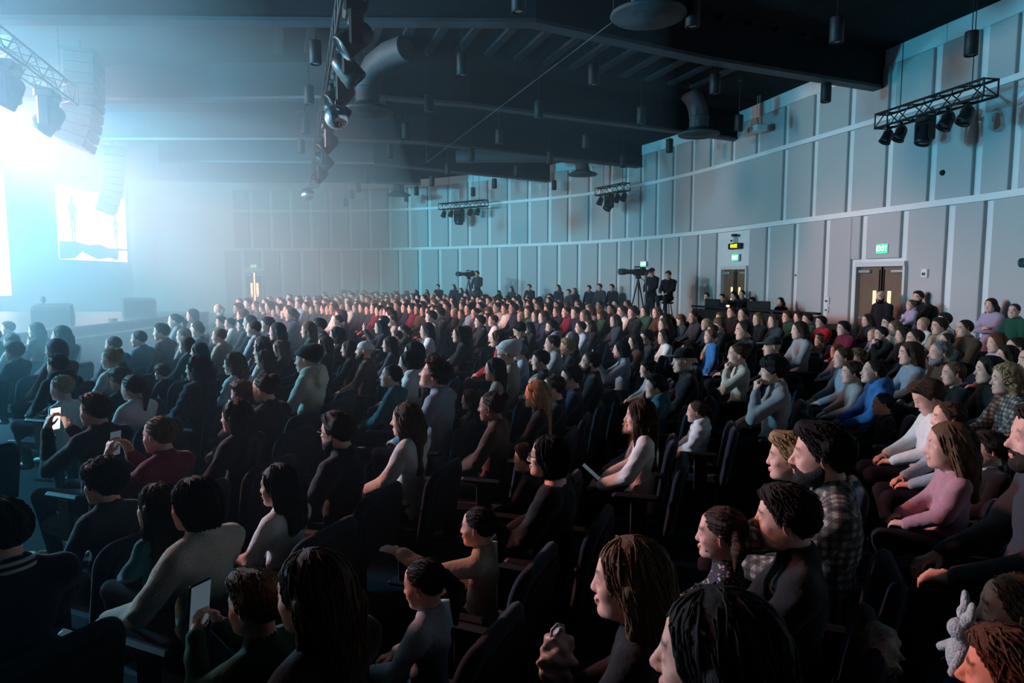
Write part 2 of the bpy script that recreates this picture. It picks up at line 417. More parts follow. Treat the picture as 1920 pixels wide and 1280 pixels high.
# ------------------------------------------------------------------ people: bodies, hair and clothes grown as smooth blended volumes, then meshed
import openvdb
LAST = {}
class Grid:
    def __init__(s, lo, hi, res):
        s.lo = np.array(lo, np.float32); s.res = res
        s.n = np.ceil((np.array(hi) - s.lo) / res).astype(int) + 1
        s.a = np.full(s.n, .05, np.float32)
    def _sub(s, lo, hi, mg):
        i0 = np.clip(np.floor((np.array(lo) - mg - s.lo) / s.res).astype(int), 0, s.n - 1)
        i1 = np.clip(np.ceil((np.array(hi) + mg - s.lo) / s.res).astype(int) + 1, 1, s.n)
        ax = [(s.lo[k] + s.res * np.arange(i0[k], i1[k], dtype=np.float32)) for k in range(3)]
        return tuple(slice(i0[k], i1[k]) for k in range(3)), ax[0][:, None, None], ax[1][None, :, None], ax[2][None, None, :]
    def put(s, d, sl, k, op):
        a = s.a[sl]
        if op == 'u':
            if k > 0:
                h = np.maximum(k - np.abs(a - d), 0) / k; r = np.minimum(a, d) - h * h * k * .25
            else: r = np.minimum(a, d)
        else:
            d = -d
            h = np.maximum(k - np.abs(a - d), 0) / max(k, 1e-6); r = np.maximum(a, d) + h * h * k * .25
        s.a[sl] = r
    def cone(s, a, b, ra, rb, k=.02, op='u'):
        a = np.array(a, np.float32); b = np.array(b, np.float32); m = max(ra, rb)
        sl, X, Y, Z = s._sub(np.minimum(a, b) - m, np.maximum(a, b) + m, k + 3 * s.res)
        d = b - a; L = float(d @ d) + 1e-9
        t = np.clip(((X - a[0]) * d[0] + (Y - a[1]) * d[1] + (Z - a[2]) * d[2]) / L, 0, 1)
        q = np.sqrt((X - a[0] - t * d[0]) ** 2 + (Y - a[1] - t * d[1]) ** 2 + (Z - a[2] - t * d[2]) ** 2) - (ra + (rb - ra) * t)
        s.put(q, sl, k, op)
    def ell(s, c, r, k=.02, R=None, op='u', fn=None):
        c = np.array(c, np.float32); m = max(r)
        sl, X, Y, Z = s._sub(c - m, c + m, k + 3 * s.res)
        X = X - c[0]; Y = Y - c[1]; Z = Z - c[2]
        if R is not None:
            Q = np.array(R, np.float32).T
            X, Y, Z = (Q[0, 0] * X + Q[0, 1] * Y + Q[0, 2] * Z, Q[1, 0] * X + Q[1, 1] * Y + Q[1, 2] * Z, Q[2, 0] * X + Q[2, 1] * Y + Q[2, 2] * Z)
        k0 = np.sqrt((X / r[0]) ** 2 + (Y / r[1]) ** 2 + (Z / r[2]) ** 2)
        k1 = np.sqrt((X / r[0] ** 2) ** 2 + (Y / r[1] ** 2) ** 2 + (Z / r[2] ** 2) ** 2) + 1e-6
        s.put(k0 * (k0 - 1) / k1, sl, k, op)
    def coords(s):
        return [(s.lo[k] + s.res * np.arange(s.n[k], dtype=np.float32)).reshape([-1 if j == k else 1 for j in range(3)]) for k in range(3)]
    def mesh(s, name, adapt=0.0):
        b = 3 * s.res
        a = np.clip(s.a, -b, b)
        a[0] = a[-1] = b; a[:, 0] = a[:, -1] = b; a[:, :, 0] = a[:, :, -1] = b
        g = openvdb.FloatGrid(background=float(b)); g.copyFromArray(a)
        p, t, q = g.convertToPolygons(0.0, adapt)
        p = p * s.res + s.lo
        LAST.update(p=p, t=t[:, ::-1], q=q[:, ::-1])
        return np_mesh(name, p, t[:, ::-1], q[:, ::-1]), p
def np_mesh(name, p, t, q):
    me = bpy.data.meshes.new(name); nt_, nq = len(t), len(q)
    me.vertices.add(len(p)); me.vertices.foreach_set('co', np.ascontiguousarray(p, np.float32).ravel())
    li = np.concatenate([np.asarray(t).ravel(), np.asarray(q).ravel()]).astype(np.int32)
    me.loops.add(len(li)); me.loops.foreach_set('vertex_index', li)
    st = np.concatenate([np.arange(nt_) * 3, nt_ * 3 + np.arange(nq) * 4]).astype(np.int32)
    me.polygons.add(nt_ + nq); me.polygons.foreach_set('loop_start', st)
    me.polygons.foreach_set('use_smooth', np.ones(nt_ + nq, bool))
    me.update(calc_edges=True); me.validate()
    return me
def vec(*a): return np.array(a, np.float32)

# head space: origin mid-head, +Y is where the face looks, crown at z .115, chin at -.118
def head_prims(g, M, s, child=False, nose=1.0):
    """M: 3x3 rotation, s: scale, placed by T (set by caller through closure)"""
    R = np.array(M[0], np.float32); T = np.array(M[1], np.float32)
    def P(x, y, z): return T + s * (R @ vec(x, y, z))
    def E(c, r, k, op='u', Rl=None):
        RR = R if Rl is None else R @ Rl
        g.ell(P(*c), [v * s for v in r], k * s, RR, op)
    def K(a, b, ra, rb, k, op='u'): g.cone(P(*a), P(*b), ra * s, rb * s, k * s, op)
    E((0, -.014, .028), (.074, .096, .087), .01)
    E((0, .030, -.030), (.060, .060, .082), .03)
    for x in (-1, 1): K((x * .050, -.008, -.052), (x * .020, .058, -.098), .017, .016, .03)
    for x in (-1, 1): E((x * .040, .026, -.064), (.024, .040, .034), .025)
    E((0, .069, -.100), (.024, .022, .019), .02)
    E((0, .045, .050), (.055, .042, .045), .02)
    K((-.030, .078, .020), (.030, .078, .020), .014, .014, .015)
    for x in (-1, 1): E((x * .040, .060, -.030), (.022, .022, .020), .02)           # cheeks
    for x in (-1, 1): E((x * .031, .102, -.002), (.016, .016, .011), .012, 's')     # eye sockets
    for x in (-1, 1): E((x * .031, .077, -.003), (.0135, .0135, .0125), .003)       # eyeballs
    K((0, .086, .012), (0, .085 + .024 * nose, -.034), .0075, .0112, .014)
    for x in (-1, 1): E((x * .011, .097, -.038), (.008, .010, .007), .008)
    E((0, .0925, -.0640), (.021, .010, .0055), .006); E((0, .0905, -.0745), (.018, .0105, .0065), .006)
    E((0, .103, -.0695), (.021, .006, .0012), .003, 's')
    for x in (-1, 1):
        Rl = np.array(Matrix.Rotation(-x * .35, 3, 'Z') @ Matrix.Rotation(-.2, 3, 'X'))
        E((x * .080, -.012, -.006), (.008, .019, .032), .006, 'u', Rl)
        E((x * .0735, -.034, -.005), (.010, .010, .02), .012, 's')
        E((x * .089, -.008, -.002), (.006, .010, .019), .006, 's', Rl)
def hand(g, wrist, d, nrm, side, s=1.0, curl=.5):
    """palm and five fingers; d along the hand, nrm out of the back of the hand, thumb on the inner side"""
    d = np.array(d, np.float32); d /= np.linalg.norm(d); nrm = np.array(nrm, np.float32); nrm -= d * (nrm @ d); nrm /= np.linalg.norm(nrm)
    lat = np.cross(d, nrm) * side; w = np.array(wrist, np.float32)
    g.cone(w, w + d * .03 * s, .024 * s, .026 * s, .02 * s)
    for o in (-.026, -.009, .009, .026):
        g.cone(w + d * .03 * s + lat * o * .6 * s, w + d * .085 * s + lat * o * s, .0145 * s, .0125 * s, .012 * s)
    for o, L in ((-.029, .062), (-.010, .074), (.010, .070), (.028, .054)):
        b = w + d * .088 * s + lat * o * s
        c1, c2 = math.cos(curl), math.sin(curl); m = b + (d * c1 - nrm * c2) * L * .55 * s
        c1, c2 = math.cos(curl * 2.2), math.sin(curl * 2.2); t = m + (d * c1 - nrm * c2) * L * .55 * s
        g.cone(b, m, .0095 * s, .009 * s, .004 * s); g.cone(m, t, .009 * s, .0075 * s, .004 * s)
    b = w + d * .03 * s + lat * .026 * s; m = b + (d * .6 + lat * .8 - nrm * .3) * .038 * s; t = m + (d * .9 + lat * .25 - nrm * .35) * .034 * s
    g.cone(b, m, .0135 * s, .0105 * s, .012 * s); g.cone(m, t, .0105 * s, .0085 * s, .004 * s)

KINDS = {   # torso scale, head scale, shoulder half-width, girth, standing leg length
    'm': dict(t=1.00, h=1.04, sh=.178, g=.95),
    'f': dict(t=0.94, h=1.00, sh=.156, g=0.86),
    'c': dict(t=0.76, h=0.92, sh=.155, g=0.85),
    't': dict(t=0.56, h=0.84, sh=.155, g=.98),
}
def skeleton(kind, pose, yaw=0.0, pitch=0.0, lean=0.0, roll=0.0, slim=1.0):
    K = KINDS[kind]; t = K['t']; sh = K['sh'] * t
    J = {}
    stand = pose.startswith('stand')
    seat = .43 if not stand else .86 * t
    B = (seat + .09 * t) if not stand else seat
    if kind in 'ct' and not stand: B = .43 + .08 * t
    Rl = Matrix.Rotation(lean, 3, 'X')
    def U(x, y, z):
        p = Rl @ Vector((x, y, z)); return np.array((p.x * 1.0, p.y, B + p.z), np.float32)
    J['pel'] = U(0, -.02 * t, 0); J['waist'] = U(0, -.045 * t, .17 * t); J['chest'] = U(0, -.06 * t, .36 * t); J['nb'] = U(0, -.07 * t, .53 * t)
    J['head'] = U(0, -.015 * t, .53 * t + .125 * K['h'] + .012)
    for n, s in (('r', 1), ('l', -1)):
        J['sh' + n] = U(s * sh, -.07 * t, .47 * t)
        if stand:
            J['hip' + n] = vec(s * .09 * t, 0, B); J['kn' + n] = vec(s * .10 * t, .02, B * .53); J['an' + n] = vec(s * .10 * t, -.01, .08 * t); J['to' + n] = vec(s * .12 * t, .14 * t, .035 * t)
        else:
            J['hip' + n] = vec(s * .09 * t, 0, B - .005); J['kn' + n] = vec(s * .12 * t, .43 * t, B + .0); J['an' + n] = vec(s * .11 * t, .34 * t, max(.08, B - .42 * t)); J['to' + n] = J['an' + n] + vec(s * .01, .13 * t, -.04 * t)
    def arm(n, el, wr, hd, nrm, curl=.5):
        J['el' + n] = U(*[v * t for v in el]); J['wr' + n] = U(*[v * t for v in wr]); J['hd' + n] = (hd, nrm, curl)
    lap = ((.205, .05, .24), (.11, .27, .13), (-.5, .85, -.15), (0.2, .2, 1), .6)
    def both(p):
        el, wr, hd, nm, cu = p
        arm('r', el, wr, hd, nm, cu); arm('l', (-el[0], el[1], el[2]), (-wr[0], wr[1], wr[2]), (-hd[0], hd[1], hd[2]), (-nm[0], nm[1], nm[2]), cu)
    both(lap)
    if pose == 'chin': arm('l', (-.20, .17, .27), (-.06, .13, .49), (.25, .0, 1), (-.3, 1, 0), 1.0)
    if pose == 'chinr': arm('r', (.20, .17, .27), (.05, .14, .50), (-.2, .0, 1), (.3, 1, 0), 1.0)
    if pose == 'phone':
        arm('l', (-.22, .20, .26), (-.10, .36, .52), (.35, .1, 1), (-1, .15, .2), .55); arm('r', (.20, .20, .26), (.07, .36, .50), (-.3, .1, 1), (1, .15, .2), .55)
    if pose == 'reach': arm('l', (-.24, .22, .40), (-.22, .52, .50), (-.05, 1, .25), (-.3, -.2, 1), .2)
    if pose == 'hold': both(((.225, .10, .21), (.215, .34, .13), (-.1, .9, -.35), (.3, .2, 1), .5))
    if pose == 'hug': both(((.23, .12, .26), (.10, .33, .22), (-.9, .35, -.1), (.3, .8, .5), .5))
    if pose in ('cross', 'standcross'):
        arm('r', (.235, .03, .22), (-.05, .17, .26), (-.9, .25, .25), (0, 1, .2), .5); arm('l', (-.235, .04, .24), (.07, .20, .22), (.9, .15, .1), (0, 1, .2), .5)
    if pose == 'stand' : both(((.24, -.03, .22), (.23, .06, -.01), (0, .25, -1), (1, .1, 0), .5))
    if pose == 'standfold': both(((.25, .02, .22), (.07, .20, .06), (-.8, .5, -.3), (0, .8, .5), .6))
    if pose == 'standhold': both(((.24, .12, .24), (.06, .26, .28), (-.8, .4, .3), (0, .9, .1), .6))
    HR = Matrix.Rotation(yaw, 3, 'Z') @ Matrix.Rotation(pitch, 3, 'X') @ Matrix.Rotation(roll, 3, 'Y')
    J['HR'] = HR; J['K'] = K; J['t'] = t; J['B'] = B; J['slim'] = slim
    return J
def torso(g, J, o=0.0, collar=True):
    t = J['t']; K = J['K']; gi = K['g'] * t * J['slim']; sw = K['sh'] * t
    kk = .035 * t
    g.ell(J['pel'], (.160 * gi + o, .125 * gi + o, .11 * t + o), kk)
    g.ell(J['waist'], (.142 * gi + o, .106 * gi + o, .15 * t + o), kk)
    g.ell(J['chest'], (.158 * gi + o, .110 * gi + o, .16 * t + o), kk)
    mid = J['shr'] * .5 + J['shl'] * .5
    for n in 'rl':
        g.cone(mid * .55 + J['sh' + n] * .45 + vec(0, 0, -.025 * t), J['sh' + n] + vec(0, 0, -.012 * t), .066 * t + o, .050 * t + o, .03 * t)
        g.cone(J['nb'] + vec(0, 0, .012 * t), J['sh' + n] + vec(0, 0, .0), .040 * t + o, .040 * t + o, .045 * t)
def arms(g, J, o=0.0, upto=1.0):
    t = J['t']; s = J['slim']
    for n in 'rl':
        g.cone(J['sh' + n] + vec(0, 0, -.008 * t), J['el' + n], .050 * t * s + o, .040 * t * s + o, .02 * t)
        e = J['el' + n]; w = J['wr' + n]
        g.cone(e, e + (w - e) * upto, .040 * t * s + o, (.040 + (.027 - .040) * upto) * t * s + o, .015 * t)
def legs(g, J, o=0.0):
    t = J['t']
    for n in 'rl':
        g.cone(J['hip' + n], J['kn' + n], .088 * t + o, .060 * t + o, .03 * t); g.cone(J['kn' + n], J['an' + n], .056 * t + o, .040 * t + o, .03 * t)
def bounds(J, pad=.14):
    pts = [v for k, v in J.items() if isinstance(v, np.ndarray) and v.shape == (3,)]
    pts = np.array(pts); lo = pts.min(0) - pad; hi = pts.max(0) + pad; lo[2] = max(lo[2], -.02); return lo, hi
m_skin = mat('skin', (1, 1, 1), .55, .35, objcol=True, vcol=True, noise=.05, nscale=60)
m_cloth = mat('cloth', (1, 1, 1), .9, .12, objcol=True, noise=.10, nscale=90, bump=.25, bscale=55, sheen=.15)
m_knit = mat('knit', (1, 1, 1), .95, .05, objcol=True, noise=.22, nscale=150, bump=.6, bscale=160, sheen=.3)
m_hair = mat('hair', (1, 1, 1), .62, .22, objcol=True, noise=.75, nscale=30, bump=.5, bscale=70, stretch=(10, 10, .45))
m_trouser = mat('trouser', (.018, .020, .028), .9, .1, noise=.15, nscale=60)
m_shoe = mat('shoe', (.02, .02, .02), .5, .3)
def paint(me, p, J):
    K = J['K']; s = K['h']; R = np.array(J['HR'], np.float32)
    q = (p - J['head']) @ R / s
    c = np.ones((len(p), 4), np.float32)
    def near(cx, cy, cz, rx, ry, rz): return ((q[:, 0] - cx) / rx) ** 2 + ((q[:, 1] - cy) / ry) ** 2 + ((q[:, 2] - cz) / rz) ** 2 < 1
    for x in (-1, 1):
        c[near(x * .080, -.012, -.006, .02, .026, .04), :3] = (1.0, .80, .76)
        c[near(x * .031, .089, .027, .020, .02, .0055), :3] = (.22, .17, .15)
        c[near(x * .031, .092, -.003, .014, .010, .0065), :3] = (.62, .60, .62)
        c[near(x * .030, .092, -.003, .0065, .010, .0065), :3] = (.06, .05, .05)
    c[near(0, .1, -.069, .019, .016, .0105), :3] = (.88, .60, .57)
    c[near(0, .118, -.036, .016, .014, .014), :3] = (1.0, .86, .82)
    a = me.color_attributes.new('Col', 'FLOAT_COLOR', 'POINT'); a.data.foreach_set('color', c.ravel())
BODY = {}
def body_set(kind, pose, res, yaw=0.0, pitch=0.0, lean=0.0, roll=0.0, bare=False, hood=0, slim=1.0, puff=0, tee=0):
    """meshes of one posed person: body, top, trousers, shoes; plus the head's place"""
    key = (kind, pose, res, round(yaw, 2), round(pitch, 2), round(lean, 2), round(roll, 2), bare, hood, slim, puff, tee)
    if key in BODY: return BODY[key]
    J = skeleton(kind, pose, yaw, pitch, lean, roll, slim); K = J['K']; t = J['t']
    lo, hi = bounds(J)
    hi[2] = max(hi[2], J['head'][2] + .15)
    g = Grid(lo, hi, res)
    legs(g, J); torso(g, J); arms(g, J)
    HT = (J['HR'], J['head'])
    R = np.array(J['HR'], np.float32)
    g.cone(J['nb'] + vec(0, .0, -.04), J['head'] + K['h'] * (R @ vec(0, -.022, -.035)), .060 * t ** .5 * (.92 if kind == 'f' else 1), .050 * K['h'], .03)
    head_prims(g, HT, K['h'], kind in 'ct', .7 if kind in 'ct' else 1.0)
    for n, sd in (('r', -1), ('l', 1)):
        hd, nm, cu = J['hd' + n]; hand(g, J['wr' + n], hd, nm, sd, max(t, .6) if kind in 'ct' else t, cu)
        g.cone(J['an' + n], J['to' + n], .032 * t, .03 * t, .02)
    me, p = g.mesh('body', .09 if res < .012 else .03)
    paint(me, p, J); me.materials.append(m_skin)
    # top
    r2 = max(res * 1.5, .009); g = Grid(lo, hi, r2); o = (.013 if res < .012 else .018) + .016 * puff
    torso(g, J, o); g.ell(J['pel'] + vec(0, 0, -.02), (.172 * t * K['g'] ** .5 + o, .135 * t + o, .12 * t), .04)
    if pose.startswith('stand'): g.ell(J['pel'] + vec(0, 0, -.10 * t), (.205 * t, .155 * t, .16 * t), .04)
    arms(g, J, o + .004, .93)
    if bare:                                                        # wide neckline off the shoulders
        g.ell(J['nb'] + vec(0, .0, .045), (.15, .14, .055), .02, None, 's')
    else:
        g.cone(J['nb'] + vec(0, .0, -.06), J['nb'] + vec(0, .008, .012), .066 * t + .012, .062 * t + .008, .025)
    if hood:
        for a in np.linspace(-2.3, 2.3, 9):
            c = J['nb'] + vec(math.sin(a) * .10 * t, -math.cos(a) * .085 * t + .01, .035 + .025 * math.cos(a) - (.05 if abs(a) > 1.8 else 0))
            g.ell(c, (.045 * t, .045 * t, .04 * t), .04)
        g.ell(J['nb'] + vec(0, -.10 * t, -.03), (.11 * t, .05 * t, .09 * t), .04)
    X, Y, Z = g.coords()
    g.a += .0035 * np.sin(31 * X + 9 * Z + 3 * Y) * np.sin(37 * Z + 6 * np.sin(11 * X)) + .002 * np.sin(70 * Z + 40 * Y + 20 * X)
    if puff: g.a += .007 * np.cos(2 * math.pi * Z / .075)
    for n in 'rl':                                                  # folds at the elbow
        e = J['el' + n]
        g.a += .004 * np.exp(-((X - e[0]) ** 2 + (Y - e[1]) ** 2 + (Z - e[2]) ** 2) / .004) * np.sin(110 * Z + 60 * Y)
    if not bare: g.cone(J['nb'] + vec(0, .01, .02), J['nb'] + vec(0, .03, .16), .056 * t ** .5, .054, .006, 's')
    zc = J['pel'][2] - (.16 if pose.startswith('stand') else .07) * t
    g.a = np.maximum(g.a, (zc - Z) * np.ones_like(g.a))
    top, _ = g.mesh('top', .06 if res < .012 else .03); top.materials.append(m_cloth)
    r3 = max(res * 2, .024); g = Grid(lo, hi, r3); legs(g, J, .012); g.ell(J['pel'] - vec(0, 0, .03), (.17 * t, .135 * t, .10 * t), .04)
    tr, _ = g.mesh('trousers', .03); tr.materials.append(m_trouser)
    g = Grid(lo, hi, max(r3, .014))
    for n in 'rl': g.cone(J['an' + n] + vec(0, -.02, -.02), J['to' + n] + vec(0, .02, 0), .052 * t, .042 * t, .02)
    sh, _ = g.mesh('shoes', .03); sh.materials.append(m_shoe)
    top_z = float(J['head'][2] + .115 * K['h'])
    BODY[key] = dict(body=me, top=top, trousers=tr, shoes=sh, head=Vector(J['head']), HR=J['HR'], hs=K['h'], J=J, topz=top_z)
    return BODY[key]

# ---- hair and headwear, in head space
HAIR = {}
def hair_mesh(style, res):
    key = (style, res)
    if key in HAIR: return HAIR[key]
    g = Grid((-.19, -.27, -.52), (.19, .19, .21), res)
    X, Y, Z = g.coords()
    t = {'short': .013, 'crop': .007, 'quiff': .014, 'curly': .024, 'tight': .008, 'bun': .008, 'tail': .008, 'pigtails': .009, 'bob': .014, 'long': .013, 'wavy': .022, 'half': .014, 'longfront': .013, 'mop': .021}[style]
    g.ell((0, -.015, .030), (.075 + t, .097 + t, .088 + t), .0)
    if style in ('short', 'quiff'): g.ell((0, .030, .085), (.062, .066, .040), .03)
    if style == 'quiff': g.ell((0, .062, .100), (.055, .040, .032), .02)
    if style in ('curly', 'mop'): g.ell((0, .02, .075), (.085, .085, .06), .03)
    long_ = style in ('bob', 'long', 'wavy', 'half', 'longfront')
    if style == 'bob':
        g.ell((0, -.045, -.035), (.092, .078, .108), .03)
    elif long_:
        g.ell((0, -.055, -.05), (.094, .078, .12), .03)
        L = {'long': -.33, 'wavy': -.30, 'half': -.24, 'longfront': -.36}[style]
        for x in (-.062, -.03, 0, .03, .062): g.cone((x, -.085, -.05), (x * 1.15, -.105, L), .046, .030, .02)
        for x in (-1, 1): g.cone((x * .078, -.02, .0), (x * .088, -.045, L * .7), .026, .020, .02)
        if style == 'longfront':
            for x in (-1, 1): g.cone((x * .076, .005, .0), (x * .085, .055, L), .022, .024, .02)
    # hair line
    if long_:   yl = [-.3, -.02, .015, .035, .055, .075, .1, .2]; hl = [-.6, -.6, -.5, -.10, .015, .076, .098, .10]
    elif style in ('curly', 'mop', 'quiff', 'short', 'crop'):
        yl = [-.3, -.10, -.06, -.03, .0, .02, .045, .07, .1, .2]; hl = [-.085, -.08, -.06, -.02, -.008, -.012, .036, .074, .088, .09]
        if style == 'mop': hl = [-.11, -.11, -.09, -.05, -.03, -.03, .0, .03, .035, .04]
    else:       yl = [-.3, -.10, -.06, -.03, .0, .03, .055, .08, .1, .2]; hl = [-.075, -.07, -.05, -.015, .0, .016, .055, .086, .098, .10]
    h = np.interp(Y, yl, hl) + .0035 * np.sin(150 * X + 1) + .0025 * np.sin(260 * X + 80 * Y) + .004 * np.sin(60 * X); cut = (h - Z) * .6 * np.ones_like(g.a); k = .010
    hh = np.maximum(k - np.abs(g.a - cut), 0) / k; g.a = np.maximum(g.a, cut) + hh * hh * k * .25
    if long_: g.ell((0, .075, -.07), (.064, .075, .115), .012, None, 's'); g.ell((0, .06, -.30), (.10, .10, .16), .02, None, 's') if style != 'longfront' else None
    if style == 'bun': g.ell((0, -.095, .085), (.044, .044, .042), .01)
    if style == 'tail':
        g.ell((0, -.115, .045), (.024, .024, .024), .01); g.cone((0, -.12, .04), (0, -.165, -.03), .026, .036, .015); g.cone((0, -.165, -.03), (0, -.14, -.20), .036, .016, .02)
    if style == 'pigtails':
        for x in (-1, 1):
            g.ell((x * .075, -.07, .03), (.02, .02, .02), .008); g.cone((x * .082, -.075, .02), (x * .115, -.085, -.03), .02, .03, .01); g.cone((x * .115, -.085, -.03), (x * .105, -.075, -.12), .03, .010, .02)
    amp = {'curly': .008, 'wavy': .007, 'mop': .008, 'pigtails': .003}.get(style, .0018)
    f = 85 if amp > .004 else 120
    if amp > .004: g.a += amp * np.sin(f * X + 2 * np.sin(30 * Z)) * np.sin(f * Z + 2 * np.sin(40 * Y)) * np.sin(f * .8 * Y + 1)
    else:
        th = np.arctan2(X, Y + .03); amp = .0009 if style not in ('crop', 'tight') else .0005
        g.a += amp * np.sin(26 * th + 2.2 * np.sin(14 * Z + 3 * th)) + amp * .7 * np.sin(47 * th + 3 * np.sin(11 * Z)) + .0025 * np.sin(23 * Z + 2 * th) * np.sin(3 * th + 9 * Z)
    if res < .012:
        me, p = g.mesh('hair', .02); bpy.data.meshes.remove(me)
        p, t_, q_ = LAST['p'], LAST['t'], LAST['q']
        lp, lq = locks(g, p, style, 360 if res < .008 else 110)
        me = np_mesh('hair', np.concatenate([p, lp]), t_, np.concatenate([q_, lq + len(p)]))
    else: me, _ = g.mesh('hair', 0.0)
    me.materials.append(m_hair)
    HAIR[key] = me
    return me
def locks(g, p, style, n):
    """thin tapering strands lying on the hair volume, combed down or back"""
    rs = np.random.RandomState(3); b = 3 * g.res
    gx, gy, gz = np.gradient(g.a, g.res)
    def samp(a, q):
        i = np.clip(np.rint((q - g.lo) / g.res).astype(int), 0, g.n - 1); return a[i[:, 0], i[:, 1], i[:, 2]]
    def nrm(q):
        v = np.stack([samp(gx, q), samp(gy, q), samp(gz, q)], 1); return v / (np.linalg.norm(v, axis=1, keepdims=True) + 1e-6)
    sel = p[p[:, 2] > (-.02 if style in ('short', 'crop', 'quiff', 'curly', 'mop', 'tight', 'bun', 'tail', 'pigtails') else -.12)]
    q = sel[rs.randint(0, len(sel), n)].astype(np.float32)
    long_ = style in ('bob', 'long', 'wavy', 'half', 'longfront'); seg = 7
    L = (.16 if long_ else .055) * (.6 + .8 * rs.rand(n, 1)); sd = np.sign(q[:, :1]) + .0
    pull = np.array((0, -1.0, .05), np.float32) if style in ('tight', 'bun', 'tail', 'pigtails') else np.array((0, -.25, -1.0), np.float32) if long_ else np.array((0, -.55, -.6), np.float32)
    wob = rs.randn(n, 3) * (.9 if style in ('curly', 'mop') else .35 if style == 'wavy' else .22 if style in ('short', 'quiff', 'crop') else .12)
    path = [q.copy()]
    for k in range(seg):
        nn = nrm(q); d = pull + wob + sd * np.array((.35 if not long_ else .1, 0, 0), np.float32)
        d = d - nn * (d * nn).sum(1, keepdims=True); d /= np.linalg.norm(d, axis=1, keepdims=True) + 1e-6
        q = q + d * L / seg; dist = samp(g.a, q)[:, None]; q = q - nn * np.clip(dist, -.02, .02) + nn * .0012
        if style in ('wavy', 'curly', 'mop'): wob = wob + rs.randn(n, 3) * .5
        path.append(q.copy())
    V = []; R = .0026 * (.6 + .8 * rs.rand(n, 1)) * (1.2 if long_ else 1)
    for k, c in enumerate(path):
        nn = nrm(c); dd = path[min(k + 1, seg)] - path[max(k - 1, 0)]; s_ = np.cross(dd, nn); s_ /= np.linalg.norm(s_, axis=1, keepdims=True) + 1e-6
        r = R * (.35 + .65 * math.sin(math.pi * min(.5 + .0 * k, .5))) * (1 - (k / seg) ** 3) + .0003
        V.append(np.stack([c + s_ * r, c + nn * r * 1.1, c - s_ * r, c - nn * r * .6], 1))
    V = np.stack(V, 1).reshape(n, (seg + 1) * 4, 3); Q = []
    for k in range(seg):
        for j in range(4): Q.append((k * 4 + j, k * 4 + (j + 1) % 4, k * 4 + 4 + (j + 1) % 4, k * 4 + 4 + j))
    Q = np.array(Q)[None] + (np.arange(n) * (seg + 1) * 4)[:, None, None]
    return V.reshape(-1, 3), Q.reshape(-1, 4)
def wear_mesh(what, res=.006):
    key = (what, res)
    if key in HAIR: return HAIR[key]
    g = Grid((-.2, -.26, -.22), (.2, .26, .24), res); X, Y, Z = g.coords(); m = m_cloth
    if what == 'beanie':
        g.ell((0, -.02, .045), (.093, .116, .105), 0); g.ell((0, -.09, .085), (.075, .075, .065), .05)
        g.a = np.maximum(g.a, (np.interp(Y, [-.2, -.08, .0, .1], [-.04, -.02, .02, .055]) - Z) * .8 * np.ones_like(g.a)); m = m_knit
        for a in np.linspace(0, 2 * math.pi, 40): g.ell((math.cos(a) * .088, -.012 + math.sin(a) * .108, .040 + .030 * math.sin(a)), (.014, .014, .018), .006)
    if what in ('cap', 'cap_back'):
        sg = 1 if what == 'cap' else -1
        g.ell((0, -.014, .042), (.090, .112, .092), 0); g.a = np.maximum(g.a, (.035 + (.02 * Y * 6 * sg) * .3 - Z) * np.ones_like(g.a))
        g.ell((0, sg * .125 - (.01 if sg < 0 else 0), .042), (.072, .075, .008), .012)
        g.ell((0, -.014, .135), (.010, .010, .006), .004)
    if what == 'beard':
        m = m_hair; q = .006
        g.ell((0, .030, -.030), (.060 + q, .060 + q, .082 + q), 0)
        for x in (-1, 1):
            g.cone((x * .050, -.008, -.052), (x * .020, .058, -.098), .017 + q, .018 + q, .03); g.ell((x * .040, .026, -.064), (.024 + q, .040 + q, .034 + q), .025)
        g.ell((0, .069, -.102), (.026 + q, .024 + q, .021 + q), .02); g.ell((0, .0925, -.057), (.024, .011, .007), .006)
        lim = np.interp(Y, [-.03, .0, .03, .06, .08, .12], [.01, -.012, -.045, -.060, -.050, -.050]); cut = np.maximum((Z - lim) * .8, (-.012 - Y)) * np.ones_like(g.a)
        g.a = np.maximum(g.a, cut); g.ell((0, .105, -.0705), (.017, .02, .0085), .004, None, 's'); g.ell((0, .01, -.03), (.050, .045, .065), .0, None, 's')
        g.a += .0012 * np.sin(190 * X + 90 * Z) * np.sin(170 * Z + 80 * Y)
    if what == 'pacifier':
        g.ell((0, .110, -.069), (.028, .011, .021), .0); g.cone((-.012, .126, -.069), (.012, .126, -.069), .009, .009, .006); g.cone((-.014, .122, -.075), (.0, .124, -.090), .004, .004, .002); g.cone((.014, .122, -.075), (.0, .124, -.090), .004, .004, .002)
        g.cone((0, .1, -.069), (0, .122, -.069), .008, .008, .004)
    if what == 'ear_muffs': g.ell((0, 0, 0), (.01, .01, .01), 0)
    me, _ = g.mesh(what, 0.02); me.materials.append(m); HAIR[key] = me
    return me
def glasses_mesh():
    if 'glasses' in HAIR: return HAIR['glasses']
    mb = MB()
    for x in (-1, 1):
        c = Vector((x * .033, .104, -.004)); pts = []
        for k in range(13):
            a = 2 * math.pi * k / 12; pts.append(c + Vector((.026 * math.cos(a), -.004 * abs(math.cos(a)) * (1 if x * math.cos(a) > 0 else 0), .019 * math.sin(a))))
        mb.path(pts, .0022, 5); mb.path([(x * .059, .100, .004), (x * .078, .06, .006), (x * .084, -.01, .004), (x * .083, -.03, -.012)], .0024, 5)
    mb.path([(-.008, .106, .0), (0, .110, .003), (.008, .106, .0)], .0022, 5)
    HAIR['glasses'] = mb.mesh('glasses', m_black); return HAIR['glasses']
